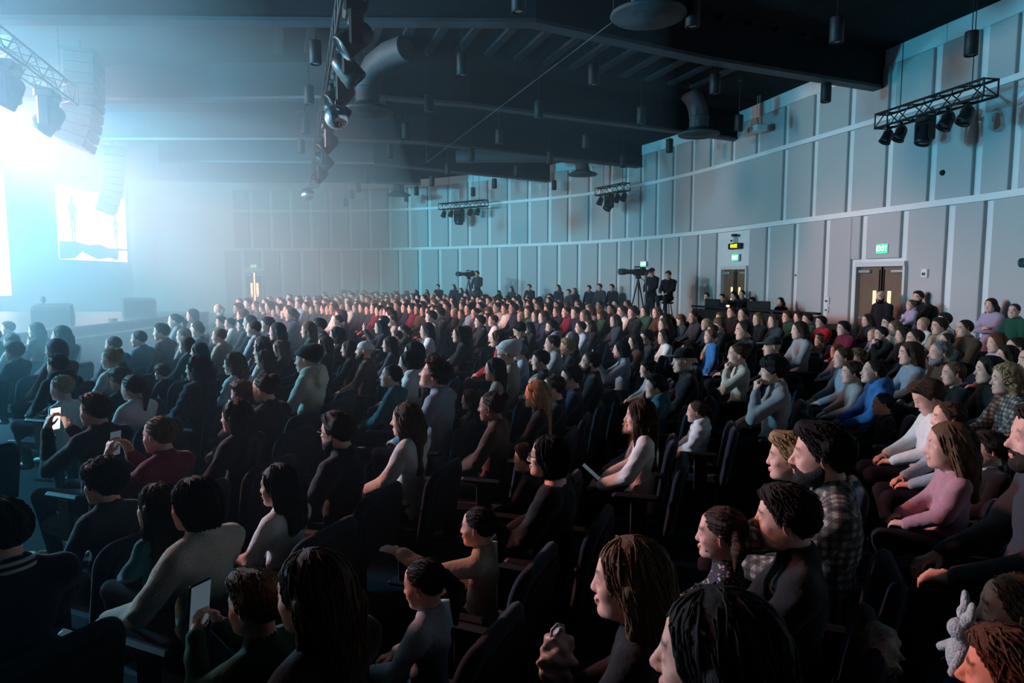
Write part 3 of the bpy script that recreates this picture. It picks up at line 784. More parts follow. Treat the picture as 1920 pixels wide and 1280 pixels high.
# ------------------------------------------------------------------ seats
m_seat = mat('seat_fabric', (.007, .014, .030), .9, .12, noise=.25, nscale=120, bump=.3, bscale=220, sheen=.15)
m_arm = mat('seat_arm', (.016, .017, .020), .45, .4)
def seat_meshes():
    """a tip-up auditorium seat: upholstered back with rounded top corners, cushion, two arm pads on posts, pedestal"""
    W2, TOP, BOT, n = .240, .79, .37, 9
    def outline(inset):
        w = W2 - inset; top = TOP - inset; bot = BOT + inset; r = .10 - inset * .5; P = [(-w, bot), (w, bot)]
        for k in range(n):
            a = math.pi / 2 * k / (n - 1); P.append((w - r + r * math.cos(a), top - r + r * math.sin(a)))
        for k in range(n):
            a = math.pi / 2 * (1 + k / (n - 1)); P.append((-w + r + r * math.cos(a), top - r + r * math.sin(a)))
        return P
    def yy(x, z): return -.190 - (z - BOT) * .17 + .35 * x * x                    # reclined and slightly hollow
    back = MB(); rings = []
    for inset, off in ((.03, .0), (.008, .010), (.0, .028), (.008, .048), (.03, .06)):
        rings.append([(x, yy(x, z) - off, z) for x, z in outline(inset)])
    m = len(rings[0]); P = [p for r in rings for p in r]
    back.add(P, [(i * m + k, i * m + (k + 1) % m, i * m + m + (k + 1) % m, i * m + m + k) for i in range(4) for k in range(m)], True)
    back.add(P, [tuple(range(m)), tuple(range(4 * m + m - 1, 4 * m - 1, -1))], True)
    cush = MB().box((0, .03, .370), (.44, .44, .11), bev=.035)
    arm = MB().box((0, 0, 0), (.040, .28, .035), bev=.014).box((0, -.02, -.14), (.03, .10, .26), bev=.008)
    ped = MB().box((0, -.06, .17), (.05, .22, .34), bev=.01).box((0, -.06, .012), (.10, .34, .024), bev=.008)
    shell = MB(); P = []
    ol = outline(.05); P = [(x, yy(x, z) - .058, z) for x, z in ol] + [(x * .97, yy(x, z) - .072, z) for x, z in ol]; m = len(ol)
    shell.add(P, [tuple(range(2 * m - 1, m - 1, -1))] + [(k, (k + 1) % m, m + (k + 1) % m, m + k) for k in range(m)])
    return dict(backrest=back.mesh('backrest', m_seat), cushion=cush.mesh('cushion', m_seat), arm=arm.mesh('armrest', m_arm), ped=ped.mesh('pedestal', m_arm),
                shell=shell.mesh('back_shell', m_arm))
SM = seat_meshes()
SEATS = []
CEN = Vector((-17.0, 9.5))
def seat(p, rz, label, group):
    e = empty('auditorium_seat', (p[0], p[1], 0), rz, label, 'seat', group)
    b = obj('backrest', SM['backrest'], e); obj('back_shell', SM['shell'], b)
    obj('cushion', SM['cushion'], e); obj('pedestal', SM['ped'], e)
    for x in (-.246, .246): obj('armrest', SM['arm'], e, (x, -.02, .60))
    SEATS.append(Vector((p[0], p[1]))); return e

# ------------------------------------------------------------------ the audience
HC = dict(blk=(.010, .009, .010), dkb=(.026, .016, .012), brn=(.065, .034, .019), lbr=(.15, .085, .045), bld=(.42, .27, .14), gry=(.22, .22, .23), red=(.12, .04, .018))
TC = dict(black=(.010, .010, .012), navy=(.012, .018, .035), charcoal=(.035, .038, .045), white=(.72, .72, .70), cream=(.60, .54, .44), grey=(.27, .28, .29), lightblue=(.33, .40, .46), denim=(.20, .27, .33),
          teal=(.025, .11, .13), burgundy=(.15, .012, .03), red=(.36, .02, .03), pink=(.45, .24, .28), lilac=(.40, .33, .46), green=(.02, .07, .045), brown=(.075, .042, .028), beige=(.42, .34, .26), blue=(.04, .15, .38), plaid=(.3, .28, .25), floral=(.1, .1, .12), magenta=(.4, .02, .2))
CW = dict(lightblue='light blue', denim='denim blue', plaid='checked grey', floral='dark floral')
SK = [(.74, .42, .33), (.66, .36, .27), (.50, .26, .18), (.25, .12, .08), (.78, .48, .40)]
AIM = Vector((-16.0, 8.0))
m_plaid = bpy.data.materials.new('plaid'); m_plaid.use_nodes = True
def _plaid():
    t = m_plaid.node_tree; N = t.nodes; L = t.links; b = N['Principled BSDF']; b.inputs['Roughness'].default_value = .9
    tc = N.new('ShaderNodeTexCoord'); last = None
    for d, sc in (('X', 9), ('Z', 9), ('X', 45), ('Z', 45), ('Y', 9)):
        w = N.new('ShaderNodeTexWave'); w.wave_type = 'BANDS'; w.bands_direction = d; w.inputs['Scale'].default_value = sc; w.inputs['Distortion'].default_value = .3
        L.new(tc.outputs['Object'], w.inputs['Vector'])
        r = N.new('ShaderNodeMapRange'); r.inputs['From Min'].default_value = .3; r.inputs['From Max'].default_value = .6; r.inputs['To Min'].default_value = .35 if sc < 20 else .72; L.new(w.outputs['Fac'], r.inputs[0])
        if last is None: last = r.outputs[0]
        else:
            mm = N.new('ShaderNodeMath'); mm.operation = 'MULTIPLY'; L.new(last, mm.inputs[0]); L.new(r.outputs[0], mm.inputs[1]); last = mm.outputs[0]
    mx = N.new('ShaderNodeMix'); mx.data_type = 'RGBA'; mx.inputs[6].default_value = (.015, .015, .016, 1); mx.inputs[7].default_value = (.50, .46, .40, 1)
    L.new(last, mx.inputs['Factor']); L.new(mx.outputs[2], b.inputs['Base Color'])
_plaid()
m_floral = bpy.data.materials.new('floral'); m_floral.use_nodes = True
def _floral():
    t = m_floral.node_tree; N = t.nodes; L = t.links; b = N['Principled BSDF']; b.inputs['Roughness'].default_value = .9
    tc = N.new('ShaderNodeTexCoord'); v = N.new('ShaderNodeTexVoronoi'); v.inputs['Scale'].default_value = 55; L.new(tc.outputs['Object'], v.inputs['Vector'])
    r = N.new('ShaderNodeMapRange'); r.inputs['From Min'].default_value = .22; r.inputs['From Max'].default_value = .36; r.inputs['To Min'].default_value = 1; r.inputs['To Max'].default_value = 0; L.new(v.outputs['Distance'], r.inputs[0])
    h = N.new('ShaderNodeMix'); h.data_type = 'RGBA'; h.inputs['Factor'].default_value = .45; L.new(v.outputs['Color'], h.inputs[6]); h.inputs[7].default_value = (.5, .5, .5, 1)
    mx = N.new('ShaderNodeMix'); mx.data_type = 'RGBA'; mx.inputs[6].default_value = (.02, .02, .03, 1); L.new(h.outputs[2], mx.inputs[7]); L.new(r.outputs[0], mx.inputs['Factor'])
    L.new(mx.outputs[2], b.inputs['Base Color'])
_floral()

PEOPLE = []
ZR = dict(m=(1.09, 1.38), f=(1.05, 1.34), c=(.84, 1.28), t=(.80, 1.20))
def tier(d): return .006 if d < 3.3 else .0105 if d < 7.5 else .016 if d < 16 else .022
def build_person(origin, rz, sc, dz, kind, style, hair, top, pose='lap', yaw=0, pitch=0, lean=0, roll=0, wear=(), skin=0, hood=0, bare=False, puff=0, slim=1.0, res=.009, label='', group=None, knit=False):
    b = body_set(kind, pose, res, math.radians(yaw), math.radians(pitch), math.radians(lean), math.radians(roll), bare, hood, slim, puff)
    o = obj('person', b['body'], None, (origin[0], origin[1], dz), (0, 0, rz), SK[skin]); o.scale = (sc, sc, sc)
    tag(o, label, 'person', group)
    tp = obj('top', b['top'], o, color=TC[top])
    special = {'plaid': m_plaid, 'floral': m_floral}.get(top, m_knit if knit else None)
    if special:
        tp.material_slots[0].link = 'OBJECT'; tp.material_slots[0].material = special
    obj('trousers', b['trousers'], o); obj('shoes', b['shoes'], o)
    HM = Matrix.Translation(b['head']) @ b['HR'].to_4x4() @ Matrix.Scale(b['hs'], 4)
    hr = .006 if res < .007 else .009 if res < .012 else .013
    def on(name, me, c):
        h = obj(name, me, o, color=c); h.matrix_local = HM; return h
    if style != 'none': on('hair', hair_mesh(style, hr), HC[hair])
    for w in wear:
        w, _, wc = w.partition(':')
        if w == 'glasses': on('glasses', glasses_mesh(), (0, 0, 0))
        else: on(w.replace('cap_back', 'cap'), wear_mesh(w), HC[hair] if w == 'beard' else TC[wc or 'black'])
    return o, b
def person_px(u, v, hh, kind, style, hair, top, dz_lap=None, face=None, zr=None, depth=None, mob=1.0, **k):
    """place a seated person so that the crown shows at pixel (u, v); hh is the head height in pixels"""
    K = KINDS[kind]; d = depth or F * .24 * K['h'] / hh
    r = ray(u, v); z = EYE + r.z * d / r.y
    lo, hi = zr or ZR[kind]
    zc = min(max(z, lo), hi)
    if depth: zc = z
    if abs(zc - z) > 1e-6: d = (zc - EYE) * r.y / r.z
    PEOPLE.append(dict(u=u, v=v, kind=kind, style=style, hair=hair, top=top, d=d, z=zc, lap=dz_lap, face=face, mob=mob, k=k))
def rows(txt):
    for ln in txt.strip().splitlines():
        ln, _, lab = ln.partition('|'); w = ln.split()
        if not w: continue
        k = {}
        for t in w[7:]:
            a, _, b = t.partition('=')
            if a == 'p': k['pose'] = b
            elif a == 'y': k['yaw'] = (12 if float(w[0]) < 900 else 4 if float(w[0]) < 1300 else -4) - .4 * float(b)
            elif a == 'x': k['pitch'] = float(b)
            elif a == 'r': k['roll'] = float(b)
            elif a == 'n': k['lean'] = float(b)
            elif a == 'w': k['wear'] = tuple(b.split(','))
            elif a == 's': k['skin'] = int(b)
            elif a == 'h': k['hood'] = 1
            elif a == 'q': k['puff'] = 1
            elif a == 'b': k['bare'] = True
            elif a == 'i': k['knit'] = True
            elif a == 'g': k['slim'] = float(b)
            elif a == 'lap': k['dz_lap'] = 1
            elif a == 'f': k['face'] = float(b)
            elif a == 'd': k['depth'] = float(b)
            elif a == 'm': k['mob'] = float(b)
            elif a == 'z': k['zr'] = (float(b), float(b))
        k['label'] = lab.strip()
        person_px(float(w[0]), float(w[1]), float(w[2]), w[3], w[4], w[5], w[6], **k)
# u v head-height kind hair-style hair-colour top  (crown pixel read off the photograph)
rows('''
 66 608 30 f long dkb black y=-4 | person in black with long hair before the wedge monitor
 15 616 28 m short brn charcoal y=-4
 36 636 30 f half brn beige y=-4 | person in a beige collar in the row before the stage edge
 58 630 27 c short brn grey y=-4
 108 611 34 f long blk black y=-4 | person with long black hair standing tall before the stage edge
 100 632 26 c half lbr charcoal y=-4
 -14 628 30 m short dkb navy y=0
 22 972 120 m crop dkb navy y=-12 m=0.12 | person in dark jacket with striped ribbed collar, back turned, behind the cream sweater
 272 976 100 t long dkb teal y=10 r=8 lap=1 | child in teal print top leaning on the person in the cream sweater
 357 930 122 f bob blk cream p=hold y=5 i=1 m=0.4 | person in a cream knitted sweater with an arm round a child
 487 895 92 c half blk white y=-10 m=0.5 | child in a white buttoned cardigan sitting upright alone
 292 882 92 c mop blk charcoal y=-8 | child with face in profile beside the person in burgundy
 272 850 90 f tight lbr burgundy p=phone y=4 | person in burgundy sweater filming with a raised phone
 415 814 92 f long dkb black y=12 | person in black with long loose hair, in the row behind the ponytail
 617 810 96 m short dkb black w=glasses,beard m=0.4 | person in black jacket with glasses and beard
 732 820 88 f longfront brn white y=-8 i=1 | person in a white knit top, hair over the shoulder
 832 814 74 c wavy brn charcoal y=-5 m=2 | child with wavy hair in a dark striped top
 895 770 90 f bun dkb brown s=3 | person in brown top with hair in a bun
 963 771 88 f longfront bld black y=-10 m=1.5 | person in black with long pale hair over the chest
 1010 868 128 f bob blk black b=1 w=glasses g=1.25 y=-2 x=6 m=0.12 | person in black top with bare shoulders and glasses
 1188 792 104 f longfront brn white y=10 m=0.5 | person in white top with long hair bending to a phone
 1165 888 84 c long lbr lightblue y=-20 x=16 m=2 | child in light blue shirt with head tipped back
 1302 779 76 c tail brn white q=1 h=1 y=-5 | child in a white puffer jacket
 1155 998 112 c long lbr black y=-6 z=1.12 m=0.1 | child in black with long straight hair in profile
 510 1148 118 t quiff lbr green p=phone y=6 lap=1 | child in a green collar close behind a hand with a phone
 645 1066 160 f long brn black p=hold y=8 m=0.12 | person seen from behind with long straight hair, black top
 772 1112 130 c tail dkb lightblue y=10 x=-8 m=1.5 | child with ponytail and light blue neckline
 862 1052 112 c tail dkb beige p=reach y=14 | child stretching out an arm in a beige sleeve
 915 1035 80 c short blk black m=8 | child hidden behind the black off-shoulder top
 1305 976 98 t pigtails brn floral y=-14 z=1.19 lap=1 | toddler in floral dress on a lap
 1475 943 172 m short dkb black p=hold y=-4 s=0 m=.15 | person in a black t-shirt in clean profile
 1527 914 92 c short brn charcoal m=4 | child almost hidden behind the profile in the black t-shirt
 1352 1092 190 f long blk black y=-8 m=0.4 | person in black with long dark hair, face lit warm
 1548 798 118 m quiff blk plaid w=beard p=hug y=-4 m=0.4 | person in a checked wool jacket leaning towards a child
 1483 810 70 c quiff bld green y=0 z=1.22 | blond child in green jacket in front of the checked jacket
 1498 778 56 c short brn charcoal y=0 | child in dark top in front of the checked jacket
 1908 1066 108 t crop lbr blue w=pacifier:white y=-6 z=1.06 p=lap | toddler with a pacifier, sitting at the row end
 1838 1238 150 m short red black y=20 z=1.0 n=-34 | person in black hunched behind the toddler with the pacifier
 1842 828 76 c short dkb black y=-14 | child in black top with chin raised beside the aisle
 1757 795 58 t half lbr pink y=-16 z=1.12 | toddler in a pink knitted cardigan
 1775 756 58 c crop brn lightblue y=-8 z=1.18 | child in pale blue shirt behind the pink toddler
 1767 706 54 c quiff brn white x=-28 y=-12 z=1.26 | child in white sweater looking down
 1893 745 92 m short dkb charcoal w=beard y=-6 | bearded person in charcoal at the row end
 1832 688 58 f wavy bld plaid y=-10 | person with pale wavy hair in a checked coat
 1643 684 54 f bun dkb blue p=lap h=1 y=-10 x=6 | person in a bright blue hooded top
 1455 677 64 m mop blk grey p=chin y=-8 | person in grey sweatshirt with hand at the mouth
 1393 637 48 c bun brn cream p=chin y=-8 i=1 z=1.28 | child in cream sweater with hand at the lips
 1353 612 38 c short brn beige p=standfold y=-10 z=1.22 | child standing in a beige sweater
 1317 617 36 c crop lbr blue p=stand y=-10 z=1.22 | child standing in a blue and white raglan
 1217 712 54 c short blk teal h=1 y=-12 | child in a teal hooded top
 1155 649 50 f bob blk denim p=phone y=-4 | person in pale denim shirt raising a phone
 1077 678 54 m crop dkb black w=beard y=-8 x=6 | bearded person in black jacket tilting the head up
 997 708 56 c crop dkb black y=-6 | child in black beside the bearded person in black
 1035 688 54 c short blk navy y=-10 | child in navy between two dark jackets
 1013 638 54 m crop dkb grey y=-4 | person in grey t-shirt with short cropped hair
 975 660 48 c short blk black y=-6 | child in black with tousled fringe
 930 687 50 f crop gry lightblue w=glasses y=-4 | grey-haired person in glasses and a pale blue hooded top
 885 685 54 f long dkb beige y=-4 | person with long hair and a beige striped scarf
 882 645 52 f none brn beige w=beanie:white,glasses y=-4 | person in a white knit beanie and glasses
 913 626 48 f long brn red y=-4 | person in red top with long hair
 962 610 46 m short blk black x=-26 y=-4 | person in a black hooded top with head bowed
 838 680 60 m curly dkb denim x=16 y=-6 m=.5 | person in denim shirt looking up
 802 668 44 c tight brn charcoal p=phone y=-4 | child holding a red phone
 775 698 56 f tight dkb teal y=-4 x=8 | person in a dark teal collared jacket
 747 646 48 f long dkb grey y=-2 | person in grey top behind the white hood
 717 648 44 f half dkb charcoal y=-4 | person in charcoal next to the grey top
 712 667 54 f long blk white h=1 y=14 | person with long black hair over a white hood
 662 668 50 m none dkb brown w=cap_back:white,beard x=10 y=-4 | bearded person in a white backward cap
 598 731 42 c crop dkb navy y=-4 | child with cropped hair in navy beside the seats
 543 740 40 c crop brn black y=-2 | child in black with an infant beside
 555 656 52 m none dkb cream w=beanie:black h=1 y=-6 | person in a black beanie and cream hooded sweater
 497 712 60 f bun blk black p=hold y=16 | person in black with hair pinned up
 443 726 44 t curly lbr pink y=-4 z=1.12 lap=1 | toddler in pink resting on a shoulder
 493 668 46 f long brn black y=-2 | person in black with long brown hair before the beanie
 437 671 46 f long lbr white y=8 | person with long light hair and a white collar
 400 674 50 f long blk black q=1 y=-2 | person in a black puffer jacket
 373 656 42 f half dkb black y=-6 | person in black with earrings, facing the stage
 338 641 40 f bob brn teal y=-4 | person with short hair in dark teal
 325 698 44 c mop lbr black y=-2 m=.5 | child in black with light mop of hair
 288 711 38 c mop lbr black y=6 | child in black leaning to a neighbour
 248 724 56 f tail dkb white y=24 | person in white top with a low ponytail
 182 759 78 m short dkb black p=phone y=6 | person in black filming with a small camera
 168 676 48 m crop blk black h=1 y=20 | person in a black hooded jacket seen from behind
 207 662 44 f bun bld white y=0 | person in white with blond hair pinned up
 237 698 32 c short brn charcoal y=0 | child between the black hood and the ponytail
 123 704 28 t crop bld white y=-4 p=stand z=1.05 | toddler standing in white before the stage
 290 648 40 m crop brn navy y=-4 | person in navy with cropped hair near the stage
 296 628 36 m crop blk teal y=-4 | person in a pale teal jacket near the stage
 312 611 36 m short blk brown y=-4 | person in brown near the stage
 335 613 30 c crop lbr grey y=0 | child in pale grey near the stage
 363 626 32 m short brn charcoal y=4 | person in charcoal with head turned near the stage
 368 609 30 m crop dkb grey y=-4
 390 624 36 m crop lbr beige y=4 | person in a beige jacket with collar up
 413 604 26 m short dkb navy y=0
 427 614 28 m crop dkb white y=0
 450 614 28 m short dkb charcoal y=0
 460 593 30 m crop dkb black y=0
 476 604 32 m crop dkb lightblue y=0 | person in a pale blue shirt, back to the seats
 510 597 30 m short brn charcoal y=0
 524 605 36 f long dkb black y=0
 477 648 42 f long dkb white y=-2 | person in white under long dark hair
 516 652 42 f half lbr black y=-6
 432 655 40 f half brn black y=-4
 566 606 36 f wavy lbr green y=-4
 581 618 44 f long blk black y=-4 | person in black with a striped collar, long dark hair
 582 662 42 f half brn black y=-4
 617 664 44 f longfront brn black y=-2
 600 600 34 m short dkb charcoal y=-4
 626 596 34 m crop dkb grey p=phone y=-4
 683 605 42 f long blk black y=-4
 712 598 36 m short dkb charcoal p=phone y=-6
 743 612 38 c tail dkb black y=-4
 720 624 34 c tight dkb charcoal y=-4
 773 608 44 f long blk white y=-4 | person in white collar with long black hair over a coat
 838 617 46 f long blk black y=-4
 870 619 36 f half dkb charcoal y=-4
 907 596 36 m short blk black y=-4
 810 584 34 m short dkb grey y=-4
 1027 606 42 m short blk grey w=beard h=1 y=-6
 1000 612 42 f long blk black y=-6
 1060 612 42 c short blk white y=-6
 1097 612 42 m crop blk lightblue y=-4 | person in a pale blue t-shirt with cropped hair
 1075 632 42 c short brn green y=4
 1040 640 40 c curly bld charcoal y=10
 1058 644 42 f bob gry black y=14
 1195 638 48 f half dkb brown y=-10 | person in a brown coat with head tilted
 1226 628 46 f curly dkb charcoal w=glasses y=-14 | person with short curly hair and glasses in charcoal
 1270 660 56 m none blk black w=cap:black y=-8 | person in a black peaked cap
 1300 648 54 m crop blk black w=glasses,beard y=-8 | bearded person in glasses and black
 1177 681 46 c short blk navy y=-10
 1205 694 46 c short dkb grey y=-10
 1272 618 42 c half dkb white y=-12
 1262 596 42 f long brn black y=-12
 1180 592 36 f long brn charcoal y=-6
 1128 606 40 f longfront brn black y=-6
 1463 640 46 m none dkb black w=cap:charcoal y=-10 x=4 | person in a dark cap with light patch
 1417 607 38 c short blk charcoal y=-10
 1395 600 36 m crop dkb black y=-10
 1418 576 30 m crop dkb black y=-12 | person in dark suit and white shirt
 1400 586 26 c short lbr white y=-12
 1512 602 40 f half dkb grey y=-12
 1528 586 34 m short brn green y=-12
 1495 596 24 t crop bld lightblue y=-14
 1485 612 30 f half dkb black y=-12
 1520 638 32 c short brn lilac r=22 y=-12 | child with head resting sideways
 1565 650 32 c bun lbr black y=-14
 1583 655 34 c half lbr lightblue y=-14 | child in pale blue sleeves between other children
 1598 668 30 c short brn charcoal y=-10
 1595 682 42 c short brn grey y=-12 | child in grey sweatshirt lying back
 1622 668 46 m crop brn denim y=-8
 1652 662 40 c curly lbr charcoal y=-8
 1680 634 40 c half brn denim y=-14
 1716 646 38 m short blk black p=chin y=-12
 1740 668 38 c short dkb white y=-14
 1762 645 46 m crop gry brown w=beard y=-12 x=4 | person with grey beard in brown
 1790 657 42 m crop dkb charcoal w=glasses y=-14
 1755 680 42 c crop lbr black y=-14
 1820 672 50 f half dkb black y=-20
 1842 655 42 f half dkb white y=-16
 1870 636 42 f tight dkb lilac y=-14
 1838 628 40 f bob red lilac h=1 y=-14 | person in a lilac hood
 1900 652 42 c tail dkb cream y=-16
 1912 688 60 c tail dkb plaid y=-10
 1632 760 56 c tight blk black s=2 y=-12 | child in black with hair drawn back tight
 1563 588 34 f half dkb brown y=-12
 1583 592 32 m short dkb green y=-12
 1600 598 34 m short blk red y=-12 | person in red behind a raised hand
 1612 608 36 m short blk burgundy y=-12
 1655 590 30 f half dkb charcoal y=-14
 1675 596 34 m short blk grey y=-14
 1700 604 34 f half lbr beige y=-14
 1665 614 28 t crop bld lilac y=-16
 1723 589 28 t crop bld white y=-14 d=11.3
 1765 587 30 c short dkb lilac y=-14
 1778 597 38 m short dkb beige h=1 y=-14
 1808 600 38 m crop dkb brown y=-14 | person in brown jacket against the wall end
 1712 618 38 f half dkb charcoal y=-14
 1730 622 42 m crop dkb black y=-14
''')
STANDING = []
def stand_px(u, v, y, kind, style, hair, top, pose, face_deg=None, **k):
    """a standing person whose crown shows at (u, v), y metres down the hall"""
    p = at_y(u, v, y); b = body_set(kind, pose, tier(y), *[math.radians(k.get(n, 0)) for n in ('yaw', 'pitch', 'lean', 'roll')], False, k.get('hood', 0), 1.0, k.get('puff', 0))
    base = k.pop('base', 0.0)
    sc = (p.z - base) / b['topz']; sc = min(max(sc, .86), 1.12)
    aim = AIM - p.to_2d(); rz = math.atan2(aim.y, aim.x) - math.pi / 2 if face_deg is None else math.radians(face_deg)
    off = rotz(rz) @ (b['head'] * sc)
    return build_person((p.x - off.x, p.y - off.y), rz, sc, max(base, p.z - sc * b['topz']) if base else 0, kind, style, hair, top, pose, res=tier(y), **k)[0]
def ray_pt(q):
    r = ray(q['u'], q['v']); return Vector((r.x / r.y * q['d'], q['d'])), EYE + r.z / r.y * q['d']
def facing(p, extra=0.0):
    v = CEN - p; return math.atan2(v.y, v.x) - math.pi / 2 + math.radians(extra)
def zone(p):
    if p.x < -4.5: return 'in hazy rows near the stage'
    if p.x > 3.6 and p.y < 17: return 'in rows before the double doors'
    if p.x > 1.2 and p.y > 11: return 'in rows before the sound desk'
    if p.y > 13: return 'in far middle rows'
    return 'in rear seat rows'
def garment(k): return {'c': 'child', 't': 'toddler'}.get(k, 'person')
def auto_label(q, p):
    k = q['k']; w = CW.get(q['top'], q['top']); g = 'hooded top' if k.get('hood') else 'top'
    ex = ''
    for x in k.get('wear', ()): 
        x = x.split(':')[0]; ex += {'glasses': ' and glasses', 'beard': '', 'cap': ' and cap', 'cap_back': ' and cap', 'beanie': ' and beanie'}.get(x, '')
    return 'seated %s in a %s %s%s %s' % (garment(q['kind']), w, g, ex, zone(p))
GRP = 'seated audience'
REC = []
placed = []
# every seated person claims a seat's floor area: half width, reach of the knees, depth of the seat back
def claim(kind, pose, sc=1.0):
    if pose.startswith('stand'): return (.20, .16, .16)
    t = KINDS[kind]['t'] * sc; return (.276, max(.50 * t + .03, .28), .31)
SEATC = (.276, .53, .31)
for q in PEOPLE:
    p, z = ray_pt(q); k = q['k']; pose = k.get('pose', 'lap'); q['pose'] = pose; q['res'] = tier(q['d'])
    if q['res'] > .007: k['yaw'] = round(k.get('yaw', 0) / 12) * 12; k['pitch'] = round(k.get('pitch', 0) / 9) * 9
    kk = [math.radians(k.get(n, 0)) for n in ('yaw', 'pitch', 'lean', 'roll')]
    q['b'] = body_set(q['kind'], pose, q['res'], *kk, k.get('bare', False), k.get('hood', 0), k.get('slim', 1.0), k.get('puff', 0))
    rz = facing(p); off = rotz(rz) @ q['b']['head']; q['P'] = np.array((p.x - off.x, p.y - off.y)); q['T'] = q['P'].copy()
    q['c'] = claim(q['kind'], pose); dv = np.array((p.x, p.y)); q['dir'] = dv / np.linalg.norm(dv)
ITEMS = [q for q in PEOPLE if not q['lap']]
def fdir(P):
    v = np.array((CEN.x, CEN.y)) - P; return v / np.linalg.norm(v)
def clash(Pa, ca, Pb, cb, dv=None):
    """overlap of two claims, as the push (vector) that clears b from a, or None"""
    f = fdir((Pa + Pb) / 2); s_ = np.array((f[1], -f[0])); d = Pb - Pa; df = d @ f; da = d @ s_
    ps = ca[0] + cb[0] - abs(da); pf = (ca[1] + cb[2] - df) if df >= 0 else (ca[2] + cb[1] + df)
    if ps <= 0 or pf <= 0: return None
    if dv is not None:                                # prefer the way that keeps both in their line of sight
        ray_ = (Pa + Pb) / np.linalg.norm(Pa + Pb); cs = ps * math.sqrt(1 + 10 * (1 - (s_ @ ray_) ** 2)); cf = pf * math.sqrt(1 + 10 * (1 - (f @ ray_) ** 2))
    else: cs, cf = ps, pf
    return s_ * math.copysign(ps, da if da else 1) if cs < cf else f * math.copysign(pf, df if df else 1)
for it in range(2200):
    if it % 12 == 0:
        PP = np.array([q['P'] for q in ITEMS]); DD = np.abs(PP[:, None] - PP[None]).max(2); NB = [(i, j) for i, j in np.argwhere(DD < 1.15) if i < j]
    n_ = 0; tot = 0
    for i, j in NB:
        a = ITEMS[i]; b = ITEMS[j]; m_ = clash(a['P'], a['c'], b['P'], b['c'], 1)
        if m_ is None: continue
        L_ = float(np.linalg.norm(m_))
        if L_ > .004: n_ += 1
        tot += L_; wa = a['d'] ** 4 * a['mob']; wb = b['d'] ** 4 * b['mob']
        a['P'] = a['P'] - m_ * .55 * wa / (wa + wb); b['P'] = b['P'] + m_ * .55 * wb / (wa + wb)
    if n_ == 0 and it > 900: break
    k_ = 1.0 if it < 500 else .25 if it < 900 else 0
    if k_:
        for q in ITEMS:
            e = q['P'] - q['T']; r_ = (e @ q['dir']) * q['dir']; q['P'] = q['P'] - k_ * (.06 * (e - r_) + .006 * r_)
    for q in ITEMS:
        l_ = np.linalg.norm(q['P'])
        if l_ < 1.25: q['P'] = q['P'] * 1.25 / l_
        if it % 12 == 0 and q['P'][0] > 2 and q['P'][1] > 6:           # stay off the curved wall
            w_ = min((w.x - q['P'][0]) ** 2 + (w.y - q['P'][1]) ** 2 for w in WP) ** .5
            if w_ < 1.0: q['P'] = q['P'] * (1 - .02)
print('layout', it, n_)
for q in PEOPLE:
    if q['lap']:                                                       # on the nearest knees
        h = min((x for x in ITEMS if x['pose'] == 'hold' and not x.get('taken')), key=lambda x: np.linalg.norm(x['P'] + fdir(x['P']) * .25 - q['P'])); q['P'] = h['P'] + fdir(h['P']) * .20; q['on'] = h; h['taken'] = True
for q in PEOPLE:
    k = dict(q['k']); b = q['b']; pose = q['pose']; res = q['res']
    o = (float(q['P'][0]), float(q['P'][1])); rz = facing(Vector(o)); off = rotz(rz) @ b['head']; p = Vector((o[0] + off.x, o[1] + off.y))
    lab = k.pop('label', '') or auto_label(q, p)
    r_ = ray(q['u'], q['v']); z = EYE + r_.z / r_.y * p.y
    if q['lap']: sc = min(max((z - .185) / b['topz'], .86), 1.05); dz = .185 + (1 - sc) * .40
    elif pose.startswith('stand'): sc = min(max(z / b['topz'], .88), 1.15); dz = 0.0
    else:
        hi_ = 1.14 if q['kind'] in 'ct' else 1.08; sc = min(max(z / b['topz'], .74 if q['kind'] in 'ct' else .845), hi_); lift = z - sc * b['topz']
        dz = min(max(lift, 0), .09) if q['kind'] in 'ct' else 0.0
        dz = dz - (sc - 1) * .43 if dz == 0 else dz                    # hips stay on the cushion
    u2, v2 = proj(Vector((p.x, p.y, sc * b['topz'] + dz))); q['err'] = (u2 - q['u'], v2 - q['v'])
    ob, _ = build_person(o, rz, sc, dz, q['kind'], q['style'], q['hair'], q['top'], res=res, label=lab, group=GRP, **k)
    q['ob'] = ob; placed.append(Vector(o)); REC.append((ob, p, q['top'], not q['k'].get('label'), None)); sk_ = len(REC) - 1
    if not q['lap'] and not pose.startswith('stand'):
        st_ = seat(o, rz, 'navy seat under a %s in a %s top %s' % (garment(q['kind']), CW.get(q['top'], q['top']), zone(p)), 'occupied auditorium seats'); REC[sk_] = REC[sk_][:4] + (st_,)

